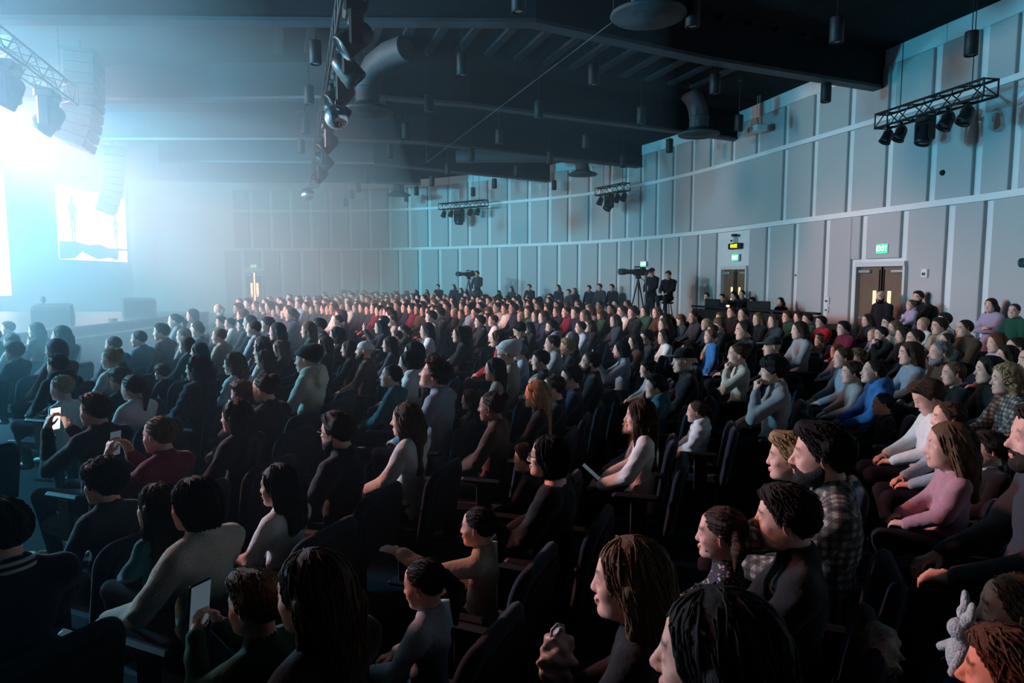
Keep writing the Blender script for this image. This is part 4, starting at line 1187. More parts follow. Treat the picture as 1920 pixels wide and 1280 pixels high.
# the rest of the curved rows
def inside(p, margin):
    best = min((w - p).length for w in WP); return best > margin and p.x < 8.6
DESK = (2.6, 20.2)
CL = [(q['P'], q['c']) for q in ITEMS]
def free(p, c):
    P = np.array((p.x, p.y)); return all(abs(P[0] - x[0]) > 1.2 or abs(P[1] - x[1]) > 1.2 or clash(x, y, P, c) is None for x, y in CL)
rng = random.Random(11)
fill = []; seats_empty = []
R = 8.6
while R < 33:
    n = int(2 * math.pi * R / .565)
    for k in range(n):
        a = 2 * math.pi * k / n; p = CEN + Vector((math.cos(a), math.sin(a))) * R
        if p.y < .9 or p.length < 1.25: continue
        uu, vv = proj(Vector((p.x, p.y, 1.2)))
        if not (-120 < uu < 2040) or p.x < -9.0: continue
        if not inside(p, 2.6): continue
        if (p.x > 3.0 and p.y > 14.6) or (p.x > 1.6 and p.y > 18.6) or (p - Vector((-1.7, 28.2))).length < 1.9: continue                         # sound desk and camera platform stand here
        if p.y > 14 and inside(p, 2.6) is False: continue
        if vv > 648 or p.length < 7.5:
            if p.length < 9: seats_empty.append(p)
            continue
        if p.x < -6.3 and p.y < 17: continue                          # open floor before the stage
        if p.x < -7.6: continue
        if rng.random() < .03 or not free(p, SEATC): continue
        fill.append(p)
    R += .93
fill.sort(key=lambda p: p.length)
print('manual', len(PEOPLE), 'fill', len(fill), 'empty seats', len(seats_empty))
LOOK = [('m', 'short', 'dkb'), ('m', 'crop', 'blk'), ('m', 'short', 'brn'), ('f', 'long', 'blk'), ('f', 'long', 'brn'), ('f', 'bob', 'dkb'), ('f', 'half', 'lbr'), ('f', 'tail', 'dkb'), ('c', 'crop', 'brn'), ('c', 'mop', 'lbr'), ('c', 'tail', 'bld'), ('m', 'crop', 'dkb'), ('f', 'half', 'dkb')]
TOPS = ['black'] * 9 + ['navy'] * 4 + ['charcoal'] * 4 + ['grey', 'white', 'beige', 'brown', 'green', 'denim', 'burgundy', 'cream']
NIND = 300 - len(PEOPLE) - 26
for i, p in enumerate(fill[:NIND]):
    kd, stl, hr = rng.choice(LOOK); tp = rng.choice(TOPS); yw = rng.choice((0, 12, 12)); d = p.length
    rz = facing(p); sc = rng.uniform(.97, 1.03)
    lab = auto_label(dict(k={}, top=tp, kind=kd), p)
    b = body_set(kd, 'lap', tier(d), math.radians(yw))
    dz = .06 if kd == 'c' else -(sc - 1) * .43
    ob_, _ = build_person((p.x, p.y), rz, sc, dz, kd, stl, hr, tp, yaw=yw, skin=rng.choice((0, 0, 1, 4, 2)), res=tier(d), label=lab, group=GRP)
    placed.append(p); st_ = seat(p, rz, 'navy seat under a %s in a %s top %s' % (garment(kd), CW.get(tp, tp), zone(p)), 'occupied auditorium seats'); REC.append((ob_, p, tp, True, st_)); CL.append((np.array((p.x, p.y)), SEATC))
rest = fill[NIND:]
# where the look is shared, name the striking neighbour
for ob_, p, tp, auto, st_ in REC:
    near = sorted(((r[1] - p).length, r[2]) for r in REC if r[0] is not ob_ and r[2] not in ('black', 'navy', 'charcoal') and (r[1] - p).length < 1.3)
    if not near: continue
    w = ' beside a %s top in ' % CW.get(near[0][1], near[0][1])
    if auto and ' in a ' in ob_['label']:
        nl = w.join(ob_['label'].rsplit(' in ', 1)).replace('the double', 'double').replace('the sound', 'sound')
        if len(nl.split()) <= 16: ob_['label'] = nl
    if st_:
        nl = w.join(st_['label'].rsplit(' in ', 1)).replace('the double', 'double').replace('the sound', 'sound').replace('navy seat under a', 'seat under')
        if len(nl.split()) <= 16: st_['label'] = nl
# far heads nobody could count: one mass, each still a small seated figure
def crowd(name, pts, label):
    V = []; Tq = []; Tt = []; COL = []; n0 = 0; cache = {}
    def grab(me, zmin):                                             # the seats in front hide what lies lower
        if me.name in cache: return cache[me.name]
        v = np.empty(len(me.vertices) * 3, np.float32); me.vertices.foreach_get('co', v)
        me.calc_loop_triangles(); t = np.empty(len(me.loop_triangles) * 3, np.int32); me.loop_triangles.foreach_get('vertices', t)
        v = v.reshape(-1, 3); t = t.reshape(-1, 3); t = t[(v[t][:, :, 2] > zmin).all(1)]; ix, iv = np.unique(t, return_inverse=True)
        cache[me.name] = (v[ix], iv.reshape(-1, 3).astype(np.int32)); return cache[me.name]
    for p in pts:
        kd, stl, hr = rng.choice(LOOK); tp = rng.choice(TOPS); yw = rng.choice((0, 12))
        b = body_set(kd, 'lap', .036, math.radians(yw)); rz = facing(p); sc = rng.uniform(.96, 1.04)
        dz = rng.uniform(.05, .18) if kd == 'c' else 0
        M = Matrix.Translation((p.x, p.y, dz)) @ Matrix.Rotation(rz, 4, 'Z') @ Matrix.Scale(sc, 4)
        HM = Matrix.Translation(b['head']) @ b['HR'].to_4x4() @ Matrix.Scale(b['hs'], 4)
        sk = SK[rng.choice((0, 0, 1, 4, 2))]
        for me, mm, c, zmin in ((b['body'], M, sk, b['topz'] - .36), (b['top'], M, TC[tp], b['topz'] - .75), (hair_mesh(stl, .032), M @ HM, HC[hr], -9)):
            v, t = grab(me, zmin); A = np.array(mm, np.float32)
            V.append(v @ A[:3, :3].T + A[:3, 3]); Tt.append(t + n0); n0 += len(v); COL.append(np.tile(np.array((*c, 1), np.float32), (len(v), 1)))
    me = np_mesh(name, np.concatenate(V), np.concatenate(Tt), np.zeros((0, 4), np.int32))
    a = me.color_attributes.new('Col', 'FLOAT_COLOR', 'POINT'); a.data.foreach_set('color', np.concatenate(COL).ravel())
    me.materials.append(mat('crowd', (1, 1, 1), .75, .2, vcol=True))
    return tag(obj(name, me), label, 'crowd', None, 'stuff')
if rest: crowd('seated_crowd', rest, 'mass of small seated people filling the farthest rows below the curved wall')
ns = 0
for p in sorted(seats_empty, key=lambda p: p.length):
    if ns >= 24: break
    if free(p, (.276, .24, .31)):
        CL.append((np.array((p.x, p.y)), (.276, .24, .31))); v = CEN - p; seat(p, math.atan2(v.y, v.x) - math.pi / 2, 'empty navy upholstered auditorium seat between the audience', 'empty auditorium seats'); ns += 1
print('seats', len(SEATS), 'people time', time.time() - T0)


E_ = sorted(PEOPLE, key=lambda q: -math.hypot(*q['err']))
print('ERR', [(round(q['u']), round(q['v']), round(q['err'][0]), round(q['err'][1])) for q in E_[:30]], 'median', np.median([math.hypot(*q['err']) for q in PEOPLE]))
# ------------------------------------------------------------------ doors, signs and small things on the curved wall
m_wood = mat('door_wood', (.16, .10, .065), .5, .4, noise=.25, nscale=6, stretch=(8, 8, .6))
m_frame = mat('door_frame', (.62, .64, .66), .5, .4)
m_steel = mat('brushed_steel', (.55, .56, .58), .35, .5, metal=.8)
m_lite = mat('lit_door_glass', (.9, .7, .4), .2, .5, emit=(1.0, .62, .26), estr=1.6)
m_farlite = mat('lit_far_glass', (.9, .7, .5), .2, .5, emit=(1.0, .60, .38), estr=6.0)
m_green = mat('exit_green', (.02, .3, .1), .4, .3, emit=(.06, 1.0, .30), estr=1.6)
m_letter = mat('exit_letter', (.9, 1, .9), .4, .3, emit=(.75, 1, .80), estr=3.0)
m_white = mat('white_plastic', (.75, .76, .78), .4, .4)
def wall_frame(u0, u1, z=1.5):
    """origin, direction along the wall and matrix of a flat bay between two pixel columns"""
    a = wall_u(u0, z); b = wall_u(u1, z); d = (b - a); w = d.length; d.normalize(); n = inward(a, b)
    # local x along the wall, local y out of the wall into the hall
    rz = math.atan2(d.y, d.x); flip = (Vector((-d.y, d.x)).dot(n) < 0)
    return a, b, w, rz + (math.pi if flip else 0), n
def double_door(idx, u0, u1, label, gap=0.0, far=False, h=2.13):
    a, b, w, rz, n = wall_frame(u0, u1); c = (a + b) / 2 + n * .0
    e = empty('door_%d' % idx, (c.x, c.y, 0), rz, label); tag(e, kind='structure')
    fw = .055; lw = (w - 2 * fw) / 2 - .006
    MB().box((0, .06, h + .05), (w + .02, .2, .10)).box((-w / 2, .06, h / 2), (fw, .2, h)).box((w / 2, .06, h / 2), (fw, .2, h)).build('door_frame', m_frame, e)
    MB().box((0, .002, h / 2), (w - fw, .01, h)).build('lobby_beyond', m_farlite if far else m_black, e)
    for s in (-1, 1):
        M = rotz(math.radians(-s * gap)); hx = s * (lw + .004); piv = Vector((s * (w / 2 - fw / 2), .03, 0))
        def T(p): return piv + M @ (Vector(p) - piv)
        lf = empty('door_leaf', (0, 0, 0)); lf.parent = e
        lf.location = piv; lf.rotation_euler = (0, 0, math.radians(-s * gap))
        cx = -s * (lw / 2)
        vx = cx - s * lw * .22; vw = .11; z0, z1 = .95, 1.62          # narrow window near the meeting edge
        mb = MB(); th = .045
        for (x0, x1, za, zb) in ((cx - lw / 2, vx - vw / 2, 0, h), (vx + vw / 2, cx + lw / 2, 0, h), (vx - vw / 2, vx + vw / 2, 0, z0), (vx - vw / 2, vx + vw / 2, z1, h)):
            x0, x1 = min(x0, x1), max(x0, x1); mb.box(((x0 + x1) / 2, 0, (za + zb) / 2), (x1 - x0, th, zb - za))
        mb.build('leaf', m_wood, lf)
        MB().box((vx, 0, (z0 + z1) / 2), (vw, .02, z1 - z0)).build('window_pane', m_farlite if far else m_lite, lf)
        MB().box((cx - s * .0, .05, 1.02), (lw * .86, .05, .05), bev=.01).build('push_bar', m_steel, lf)
        MB().box((cx + s * lw * .2, .055, h - .1), (.34, .07, .07), bev=.01).build('door_closer', m_steel, lf)
        MB().tube((cx - s * (lw / 2 - .03), .04, .1), (cx - s * (lw / 2 - .03), .04, h - .06), .012).build('rod', m_black, lf)
    return e, c, rz, n, w
d1 = double_door(1, 1613, 1704, 'brown wooden double door with narrow lit windows near the row ends')
d2 = double_door(2, 1359, 1406, 'brown wooden double door behind the sound desk')
d3 = double_door(3, 462, 494, 'far double door standing ajar with warm light behind', gap=8, far=True)
def exit_sign(c, n, rz, z, label, out=.07, sc=1.0):
    e = empty('exit_sign', (c.x + n.x * out, c.y + n.y * out, z), rz, label, 'exit sign', 'exit signs')
    MB().box((0, 0, 0), (.32 * sc, .06, .20 * sc), bev=.008).build('housing', m_white, e)
    MB().box((0, .031, 0), (.30 * sc, .006, .18 * sc)).build('face', m_green, e)
    me = text_mesh('EXIT', .15 * sc); me.materials.append(m_letter)
    obj('lettering', me, e, (0, .036, 0), (math.pi / 2, 0, math.pi))
    return e
exit_sign(d1[1], d1[3], d1[2], 2.50, 'green EXIT sign above the double door near the row ends')
exit_sign(d2[1], d2[3], d2[2], 2.47, 'green EXIT sign below the digital clock')
exit_sign(d3[1], d3[3], d3[2], 2.46, 'green EXIT sign over the far ajar door')
a, b, w, rz, n = wall_frame(1200, 1219); exit_sign((a + b) / 2, n, rz, 2.38, 'green EXIT sign above the camera operator')
# digital clock over the middle door
m_yel = mat('clock_digits', (.9, .8, .05), .4, .3, emit=(1.0, .82, .02), estr=3.0)
a, b, w, rz, n = wall_frame(1365, 1396); c = (a + b) / 2
e = empty('digital_clock', (c.x + n.x * .08, c.y + n.y * .08, 2.80), rz, 'black digital clock with yellow figures above the middle door', 'clock')
MB().box((0, 0, 0), (.62, .08, .17), bev=.015).build('housing', m_black, e)
me = text_mesh('04:02', .155); me.materials.append(m_yel); obj('figures', me, e, (0, .044, 0), (math.pi / 2, 0, math.pi))
# small camera cluster above it
e = empty('wall_camera', (c.x + n.x * .02, c.y + n.y * .02, 3.02), rz, 'small dark camera bracket above the digital clock', 'camera')
MB().box((0, .06, 0), (.03, .12, .26)).build('bracket', m_steel, e); MB().box((-.06, .13, .09), (.18, .1, .07), bev=.01).build('body', m_black, e); MB().lathe([(0, -.03), (.03, -.02), (.03, .02), (0, .03)], (.13, .1, -.06), n=10).build('sensor', m_black, e)
# round security camera, boxes on the wall
def wall_box(u, v, size, label, name, cat, out=.03, m=m_white, z=None):
    p = wall_u(u, 3.0); a = wall_u(u - 4, 3.0); b = wall_u(u + 4, 3.0); n = inward(a, b); d = (b - a).normalized(); rz = math.atan2(d.y, d.x)
    if Vector((-d.y, d.x)).dot(n) < 0: rz += math.pi
    y = p.y; zz = at_y(u, v, y).z
    e = empty(name, (p.x + n.x * out, p.y + n.y * out, zz), rz, label, cat)
    return e
e = wall_box(1769, 324, .1, 'white dome security camera with dark lens on a wall strip', 'security_camera', 'camera', out=.02)
MB().lathe([(.0, 0), (.075, 0), (.075, .03), (.06, .06)], n=16, M=rotx(-math.pi / 2)).build('base', m_white, e)
MB().lathe([(.055, .055), (.045, .09), (.02, .11), (0, .112)], n=14, M=rotx(-math.pi / 2)).build('dome', m_black, e)
for u, v, s, lb in ((1500, 515, .13, 'white wall box on the strip between the two doors'), (1747, 512, .15, 'white thermostat box beside the double door'), (1563, 563, .15, 'white switch plate at shoulder height before the door'), (1563, 580, .12, 'white outlet plate below the switch plate')):
    e = wall_box(u, v, s, lb, 'wall_box', 'wall box', out=.06 if u != 1500 else .02)
    MB().box((0, .03, 0), (s, .05, s * 1.15), bev=.01).build('cover', m_white, e); MB().box((0, .058, -s * .1), (s * .5, .01, s * .35)).build('window', m_duct, e)
# projector box hanging before the wall
e = wall_box(1446, 243, .3, 'pale projector box hanging by the upper wall', 'hanging_box', 'box', out=.5, m=m_white)
MB().box((0, 0, 0), (.42, .3, .16), bev=.015).build('cover', m_white, e); MB().box((.2, .05, 0), (.03, .22, .13)).build('side_vent', m_duct, e)
for x in (-.05, .05): MB().tube((x, 0, .08), (x, 0, CEIL - e.location.z), .01, n=6).build('rod', m_steel, e)

# ------------------------------------------------------------------ ceiling: pendant lamps, ducts, trusses
m_pend = mat('pendant_black', (.016, .018, .021), .55, .35)
m_glint = mat('lamp_lens', (.6, .62, .65), .15, .6)
PEND = [(592, 121), (580, 196), (573, 251), (565, 287), (973, 24), (867, 142), (1113, 160), (805, 211), (1010, 222), (1202, 233), (761, 260), (936, 270), (731, 296), (884, 302), (1098, 279), (1031, 308), (840, 328), (969, 331),
        (1168, 314), (1255, 286), (672, 361), (810, 349), (927, 353), (887, 368), (858, 381), (990, 371), (1039, 356), (781, 366), (741, 388), (762, 378), (688, 344), (660, 372), (648, 386), (1820, 105), (1568, 81), (1340, 177), (1548, 192), (1298, 52), (1385, 246)]
mb = MB(); mb.lathe([(0, .38), (.02, .38), (.095, .375), (.1, .36), (.1, .01), (.085, 0), (.085, .03), (0, .035)], n=16); me_can = mb.mesh('can', m_pend)
me_lens = MB().lathe([(0, .012), (.05, .016), (.07, .03), (0, .034)], n=12).mesh('lens', m_glint)
me_rod = MB().tube((0, 0, .37), (0, 0, CEIL - 5.4 + .02), .008, n=6).mesh('stem', m_pend)
me_can_cap = MB().tube((0, 0, CEIL - 5.4 - .03), (0, 0, CEIL - 5.4 + .02), .06, n=12).mesh('canopy', m_pend)
for u, v in PEND:
    p = at_z(u, v, 5.4)
    if p.y > 8 and not inside(Vector((p.x, p.y)), .35): 
        q = Vector((p.x, p.y)) ; sc_ = (q.length - 1.0) / q.length; p = Vector((q.x * sc_, q.y * sc_, 5.4))
    zn = 'near the line arrays' if p.x < -3 else 'by the curved wall' if not inside(Vector((p.x, p.y)), 4) else 'over the middle rows'
    e = empty('pendant_lamp', p, 0, 'black cylinder pendant lamp hanging ' + zn, 'lamp', 'cylinder pendants')
    cn = obj('can', me_can, e); obj('lens', me_lens, cn); obj('stem', me_rod, e); obj('canopy', me_can_cap, e)
def diffuser(u, v, pipe, label, zd=5.5):
    p = at_z(u, v, zd)
    e = empty('air_diffuser', p, 0, label, 'air duct')
    MB().lathe([(.0, .02), (.16, .0), (.17, .02), (.27, .0), (.28, .025), (.38, .005), (.39, .03), (.50, .02), (.53, .05), (.52, .08), (.30, .17), (.24, .22)], n=32).build('diffuser_plate', m_duct, e)
    d = MB().path(pipe, [.24] * len(pipe), 20).build('duct', m_duct, e)
    for z in (.45,):
        MB().lathe([(.24, z), (.255, z + .01), (.255, z + .05), (.24, z + .06)], n=20).build('seam_ring', m_duct, d)
    for a in (0, 2.1, 4.2): MB().tube((.45 * math.cos(a), .45 * math.sin(a), .1), (.1 * math.cos(a), .1 * math.sin(a), CEIL - zd), .006, n=5).build('cable', m_black, e)
up = CEIL - 5.5
diffuser(690, 213, [(0, 0, .18), (0, 0, .55), (.05, -.04, .75), (.18, -.14, .92), (.5, -.4, 1.05), (.9, -.7, 1.08)], 'round air diffuser on a bent duct beside the lighting truss', 5.25)
diffuser(1310, 256, [(0, 0, .18), (0, 0, .45), (-.04, 0, .7), (-.14, -.05, .9), (-.3, -.1, 1.08)], 'round air diffuser on a leaning duct before the upper wall')
diffuser(1215, 36, [(0, 0, .18), (0, 0, .6), (.02, 0, 1.1)], 'large round ringed air diffuser overhead')
diffuser(1092, 330, [(0, 0, .18), (-.02, 0, .45), (-.10, 0, .58), (-.30, 0, .68), (-.8, 0, .72), (-4.5, .1, .72)], 'round air diffuser on an elbow with a long level duct')
diffuser(748, 368, [(0, 0, .18), (0, 0, .6), (0, 0, 1.1)], 'far round air diffuser in the haze')
diffuser(30, 180, [(0, 0, .18), (0, 0, .6), (0, 0, 1.1)], 'faint round air diffuser over the stage front')

def truss_beam(a, b, w=.26, par=None, name='truss'):
    """box of four chords with zigzag lacing between a and b"""
    a = Vector(a); b = Vector(b); d = (b - a); L = d.length; d.normalize(); s = Vector((-d.y, d.x, 0)).normalized(); up_ = Vector((0, 0, 1))
    mb = MB()
    for i in (-1, 1):
        for j in (-1, 1): mb.tube(a + s * i * w / 2 + up_ * j * w / 2, b + s * i * w / 2 + up_ * j * w / 2, .021, n=6)
    ch = mb.build('chords', m_black, par)
    n = max(2, round(L / (w * 1.1))); lc = MB()
    for k in range(n):
        p = a + d * (L * k / n); q = a + d * (L * (k + 1) / n); sg = 1 if k % 2 else -1
        for i in (-1, 1):
            lc.tube(p + s * i * w / 2 + up_ * sg * w / 2, q + s * i * w / 2 - up_ * sg * w / 2, .011, n=5)
            lc.tube(p + up_ * i * w / 2 + s * sg * w / 2, q + up_ * i * w / 2 - s * sg * w / 2, .011, n=5)
    for p in (a, b):
        for i in (-1, 1): lc.tube(p + s * i * w / 2 - up_ * w / 2, p + s * i * w / 2 + up_ * w / 2, .014, n=5); lc.tube(p + up_ * i * w / 2 - s * w / 2, p + up_ * i * w / 2 + s * w / 2, .014, n=5)
    lc.build('lacing', m_black, par)
    return d, s, L
m_fix = mat('fixture_black', (.014, .015, .017), .4, .45)
m_lensd = mat('fixture_lens', (.05, .06, .07), .1, .7)
def par_can(p, rz, tilt, label, group, sc=1.0):
    e = empty('spotlight', p, rz, label, 'spotlight', group); e.scale = (sc, sc, sc)
    MB().box((0, 0, -.03), (.05, .06, .1), bev=.008).build('clamp', m_fix, e)
    y = MB().path([(-.14, 0, -.22), (-.14, 0, -.12), (-.10, 0, -.08), (.10, 0, -.08), (.14, 0, -.12), (.14, 0, -.22)], .013, 6).build('yoke', m_fix, e)
    M = rotx(tilt); c = Vector((0, 0, -.22))
    MB().lathe([(0, .16), (.06, .15), (.10, .10), (.115, .0), (.125, -.12), (.14, -.16), (.12, -.165), (.11, -.12), (0, -.115)], c, 18, M).build('body', m_fix, e)
    MB().lathe([(0, -.10), (.10, -.105), (.108, -.12), (0, -.122)], c, 16, M).build('lens', m_lensd, e)
    return e
def moving_head(p, rz, tilt, label, group, sc=1.0):
    e = empty('moving_head', p, rz, label, 'moving light', group); e.scale = (sc, sc, sc)
    MB().box((0, 0, -.08), (.34, .26, .14), bev=.03).build('base', m_fix, e)
    MB().box((-.19, 0, -.32), (.06, .16, .40), bev=.025).box((.19, 0, -.32), (.06, .16, .40), bev=.025).box((0, 0, -.17), (.40, .14, .05), bev=.02).build('yoke', m_fix, e)
    M = rotx(tilt); c = Vector((0, 0, -.40))
    MB().lathe([(0, .22), (.08, .21), (.13, .16), (.15, .05), (.155, -.12), (.16, -.18), (.14, -.2), (.13, -.17), (0, -.165)], c, 20, M).build('head', m_fix, e)
    MB().lathe([(0, -.16), (.125, -.165), (.13, -.18), (0, -.185)], c, 18, M).build('lens', m_lensd, e)
    return e
def hung_truss(pa, pb, lamps, label, cable_at=(.2, .85), w=.26):
    e = empty('lighting_truss', (0, 0, 0), 0, label, 'truss')
    d, s, L = truss_beam(pa, pb, w, e)
    a = Vector(pa); b = Vector(pb)
    for t in cable_at:
        p = a.lerp(b, t); MB().tube(p + Vector((0, 0, w / 2)), (p.x, p.y, CEIL + .02), .008, n=5).build('cable', m_black, e)
    rz = math.atan2(d.y, d.x)
    for t, kind, tilt, sc, lb in lamps:
        p = a.lerp(b, t) - Vector((0, 0, w / 2))
        (moving_head if kind == 'm' else par_can)(p, rz + (math.pi if s.dot(Vector((-1, 0, 0))) < 0 else 0), tilt, lb, None, sc)
# truss hanging before the wall at the row ends
def before_wall(u, v, out):
    w = wall_u(u, 4.5); a = wall_u(u - 6, 4.5); b = wall_u(u + 6, 4.5); n = inward(a, b); p = w + n * out
    # nearest point along the sight line at that distance from the wall
    r = ray(u, v); best = None
    for k in range(200):
        t = w.y * (.6 + .4 * k / 199); q = Vector((r.x / r.y * t, t)); dd = min((x - q).length for x in WP)
        if best is None or abs(dd - out) < best[0]: best = (abs(dd - out), t)
    return at_y(u, v, best[1])
A1 = before_wall(1652, 225, 1.0); B1 = before_wall(1858, 168, 1.0); zc = (A1.z + B1.z) / 2
hung_truss((A1.x, A1.y, zc), (B1.x, B1.y, zc), [(.08, 'p', .5, .8, 'first small spotlight on the end of the wall truss with the moving head'), (.22, 'p', .5, .85, 'second small spotlight beside the moving head on the wall truss'), (.46, 'm', .3, .85, 'large moving head light hanging mid-way on the wall truss'),
    (.66, 'p', .55, .9, 'spotlight past the moving head on the wall truss'), (.82, 'p', .55, .9, 'spotlight nearest the cable on the wall truss')], 'black lattice truss with five lights hung before the wall near the row ends')
A1 = before_wall(1121, 362, 1.0); B1 = before_wall(1176, 348, 1.0); zc = (A1.z + B1.z) / 2
hung_truss((A1.x, A1.y, zc), (B1.x, B1.y, zc), [(.1, 'p', .5, .9, 'small spotlight on the short truss by the elbow duct'), (.4, 'm', .6, 1.0, 'moving head on the short truss by the elbow duct'), (.68, 'p', .5, .9, 'middle spotlight on the short truss by the elbow duct'), (.9, 'p', .5, .9, 'end spotlight on the short truss by the elbow duct')], 'short black truss with lights before the wall under the elbow duct')
A1 = before_wall(826, 388, 1.0); B1 = before_wall(912, 380, 1.0); zc = (A1.z + B1.z) / 2
hung_truss((A1.x, A1.y, zc), (B1.x, B1.y, zc), [(.08, 'p', .5, .9, 'hazy spotlight at the end of the far truss'), (.24, 'p', .5, .9, 'second hazy spotlight on the far truss'), (.42, 'm', .1, 1.2, 'long moving head pointing down from the far truss'), (.66, 'p', .5, .9, 'fourth hazy spotlight on the far truss'), (.82, 'p', .5, .9, 'fifth hazy spotlight on the far truss')], 'hazy level truss with lights before the far wall')
# the long truss across the hall, seen end on, with moving heads and chrome balls
TA = at_z(672, -60, 5.3); TB = at_z(588, 345, 5.3)
lamps = []
for k, (u, v, tl) in enumerate(((668, 5, .9), (664, 70, -.7), (640, 128, .9), (630, 160, -.9), (612, 232, .8), (608, 268, -.8), (590, 300, .8))):
    p = at_z(u, v, 5.15); t = (p.y - TA.y) / (TB.y - TA.y)
    lamps.append((t, 'm', tl, 1.05, ('first', 'second', 'third', 'fourth', 'fifth', 'sixth', 'seventh')[k] + ' moving head along the long truss, counted from its end over the rear seats'))
hung_truss(TA, TB, lamps, 'long black lighting truss running over the audience along the front of house', (.02, .3, .55, .8, .98), .3)
m_chrome = mat('chrome', (.85, .87, .9), .06, .5, metal=1.0)
def chrome_ball(p, r, label):
    e = empty('chrome_ball', p, 0, label, 'ball')
    n = 16; MB().lathe([(max(1e-4, r * math.sin(math.pi * k / n)), -r * math.cos(math.pi * k / n)) for k in range(n + 1)], n=28).build('sphere', m_chrome, e)
    MB().tube((0, 0, r * .97), (0, 0, r + .05), .02, n=8).build('cap', m_fix, e); MB().tube((0, 0, r + .04), (0, 0, 5.2 - p.z), .006, n=5).build('cord', m_fix, e)
p = at_z(631, 219, 4.18); chrome_ball(p, 22 / F * p.y, 'shiny chrome ball hanging from the long truss')
p = at_z(577, 364, 4.45); chrome_ball(p, 12 / F * p.y, 'second chrome ball glinting in the haze')
# truss over the stage edge
TA = at_z(-60, 40, 5.4); TB = at_z(128, 180, 5.4)
hung_truss(TA, TB, [(.72, 'm', .7, 1.3, 'hazy moving head at the end of the stage truss'), (.3, 'm', .5, 1.2, 'hazy moving head on the stage truss')], 'pale hazy truss over the stage edge', (.1, .9), .32)
# thin cable slung across the ceiling
p0 = at_z(1150, 40, 5.74); p1 = at_z(800, 305, 5.74)
e = empty('slung_cable', (0, 0, 0), 0, 'thin cable slung diagonally below the ceiling', 'cable'); MB().tube(p0, p1, .009, n=6).build('line', m_duct, e)
for p in (p0, p1): MB().tube(p, (p.x, p.y, CEIL + .02), .008, n=5).build('tie', m_duct, e)
# ------------------------------------------------------------------ people standing, sound desk, camera crew
stand_px(1652, 545, 13.7, 'm', 'none', 'blk', 'black', 'stand', wear=('beard',), label='person in black top standing in front of the double door', yaw=12)
stand_px(1722, 546, 13.2, 'm', 'short', 'blk', 'black', 'standhold', wear=('beard',), label='bearded person in black standing with a small child held in front', yaw=12)
c_ = at_y(1708, 562, 12.85)
b = body_set('t', 'lap', .014); rz = facing(c_.to_2d()) ; off = rotz(rz) @ b['head']
build_person((c_.x - off.x, c_.y - off.y), rz, 1.0, c_.z - b['topz'], 't', 'crop', 'lbr', 'lilac', res=.014, hood=1, label='small child in a pale hooded top held by the bearded person in black')
stand_px(1858, 560, 11.5, 'f', 'half', 'dkb', 'lilac', 'standcross', label='person in lilac sleeves with arms crossed leaning on the wall', yaw=16)
stand_px(1902, 570, 10.55, 'm', 'tight', 'brn', 'green', 'standfold', label='person in dark green standing with hands folded by the wall', yaw=24)
# far standing people under the curved wall
for i, (u, v, k_, h_, y) in enumerate(((821, 533, 'm', 'dkb', 31.2), (850, 533, 'f', 'brn', 30.6), (958, 537, 'f', 'brn', 28.8), (992, 533, 'm', 'dkb', 28.2), (1046, 534, 'f', 'brn', 27.2), (1066, 541, 'c', 'brn', 26.2), (1077, 540, 'f', 'lbr', 26.6), (1104, 535, 'm', 'blk', 26.5), (1124, 532, 'm', 'blk', 25.6), (1147, 533, 'm', 'blk', 25.4))):
    stand_px(u, v, y, k_, 'long' if k_ == 'f' else 'short', h_, ('black', 'navy', 'charcoal')[i % 3], 'stand', label='standing %s in a %s top against the far curved wall' % ('child' if k_ == 'c' else 'person', ('black', 'navy', 'charcoal')[i % 3]), group='people standing along the far wall')
for u, v in ((779, 545), (800, 548), (864, 540), (874, 542), (900, 546), (935, 545)):
    stand_px(u, v, (29.8 if u == 864 else 30.3) if u in (864, 874) else 29.7 if u > 850 else 31.5, 'f', 'half', 'dkb', 'black', 'stand', label='standing person in a black top against the far curved wall', group='people standing along the far wall')

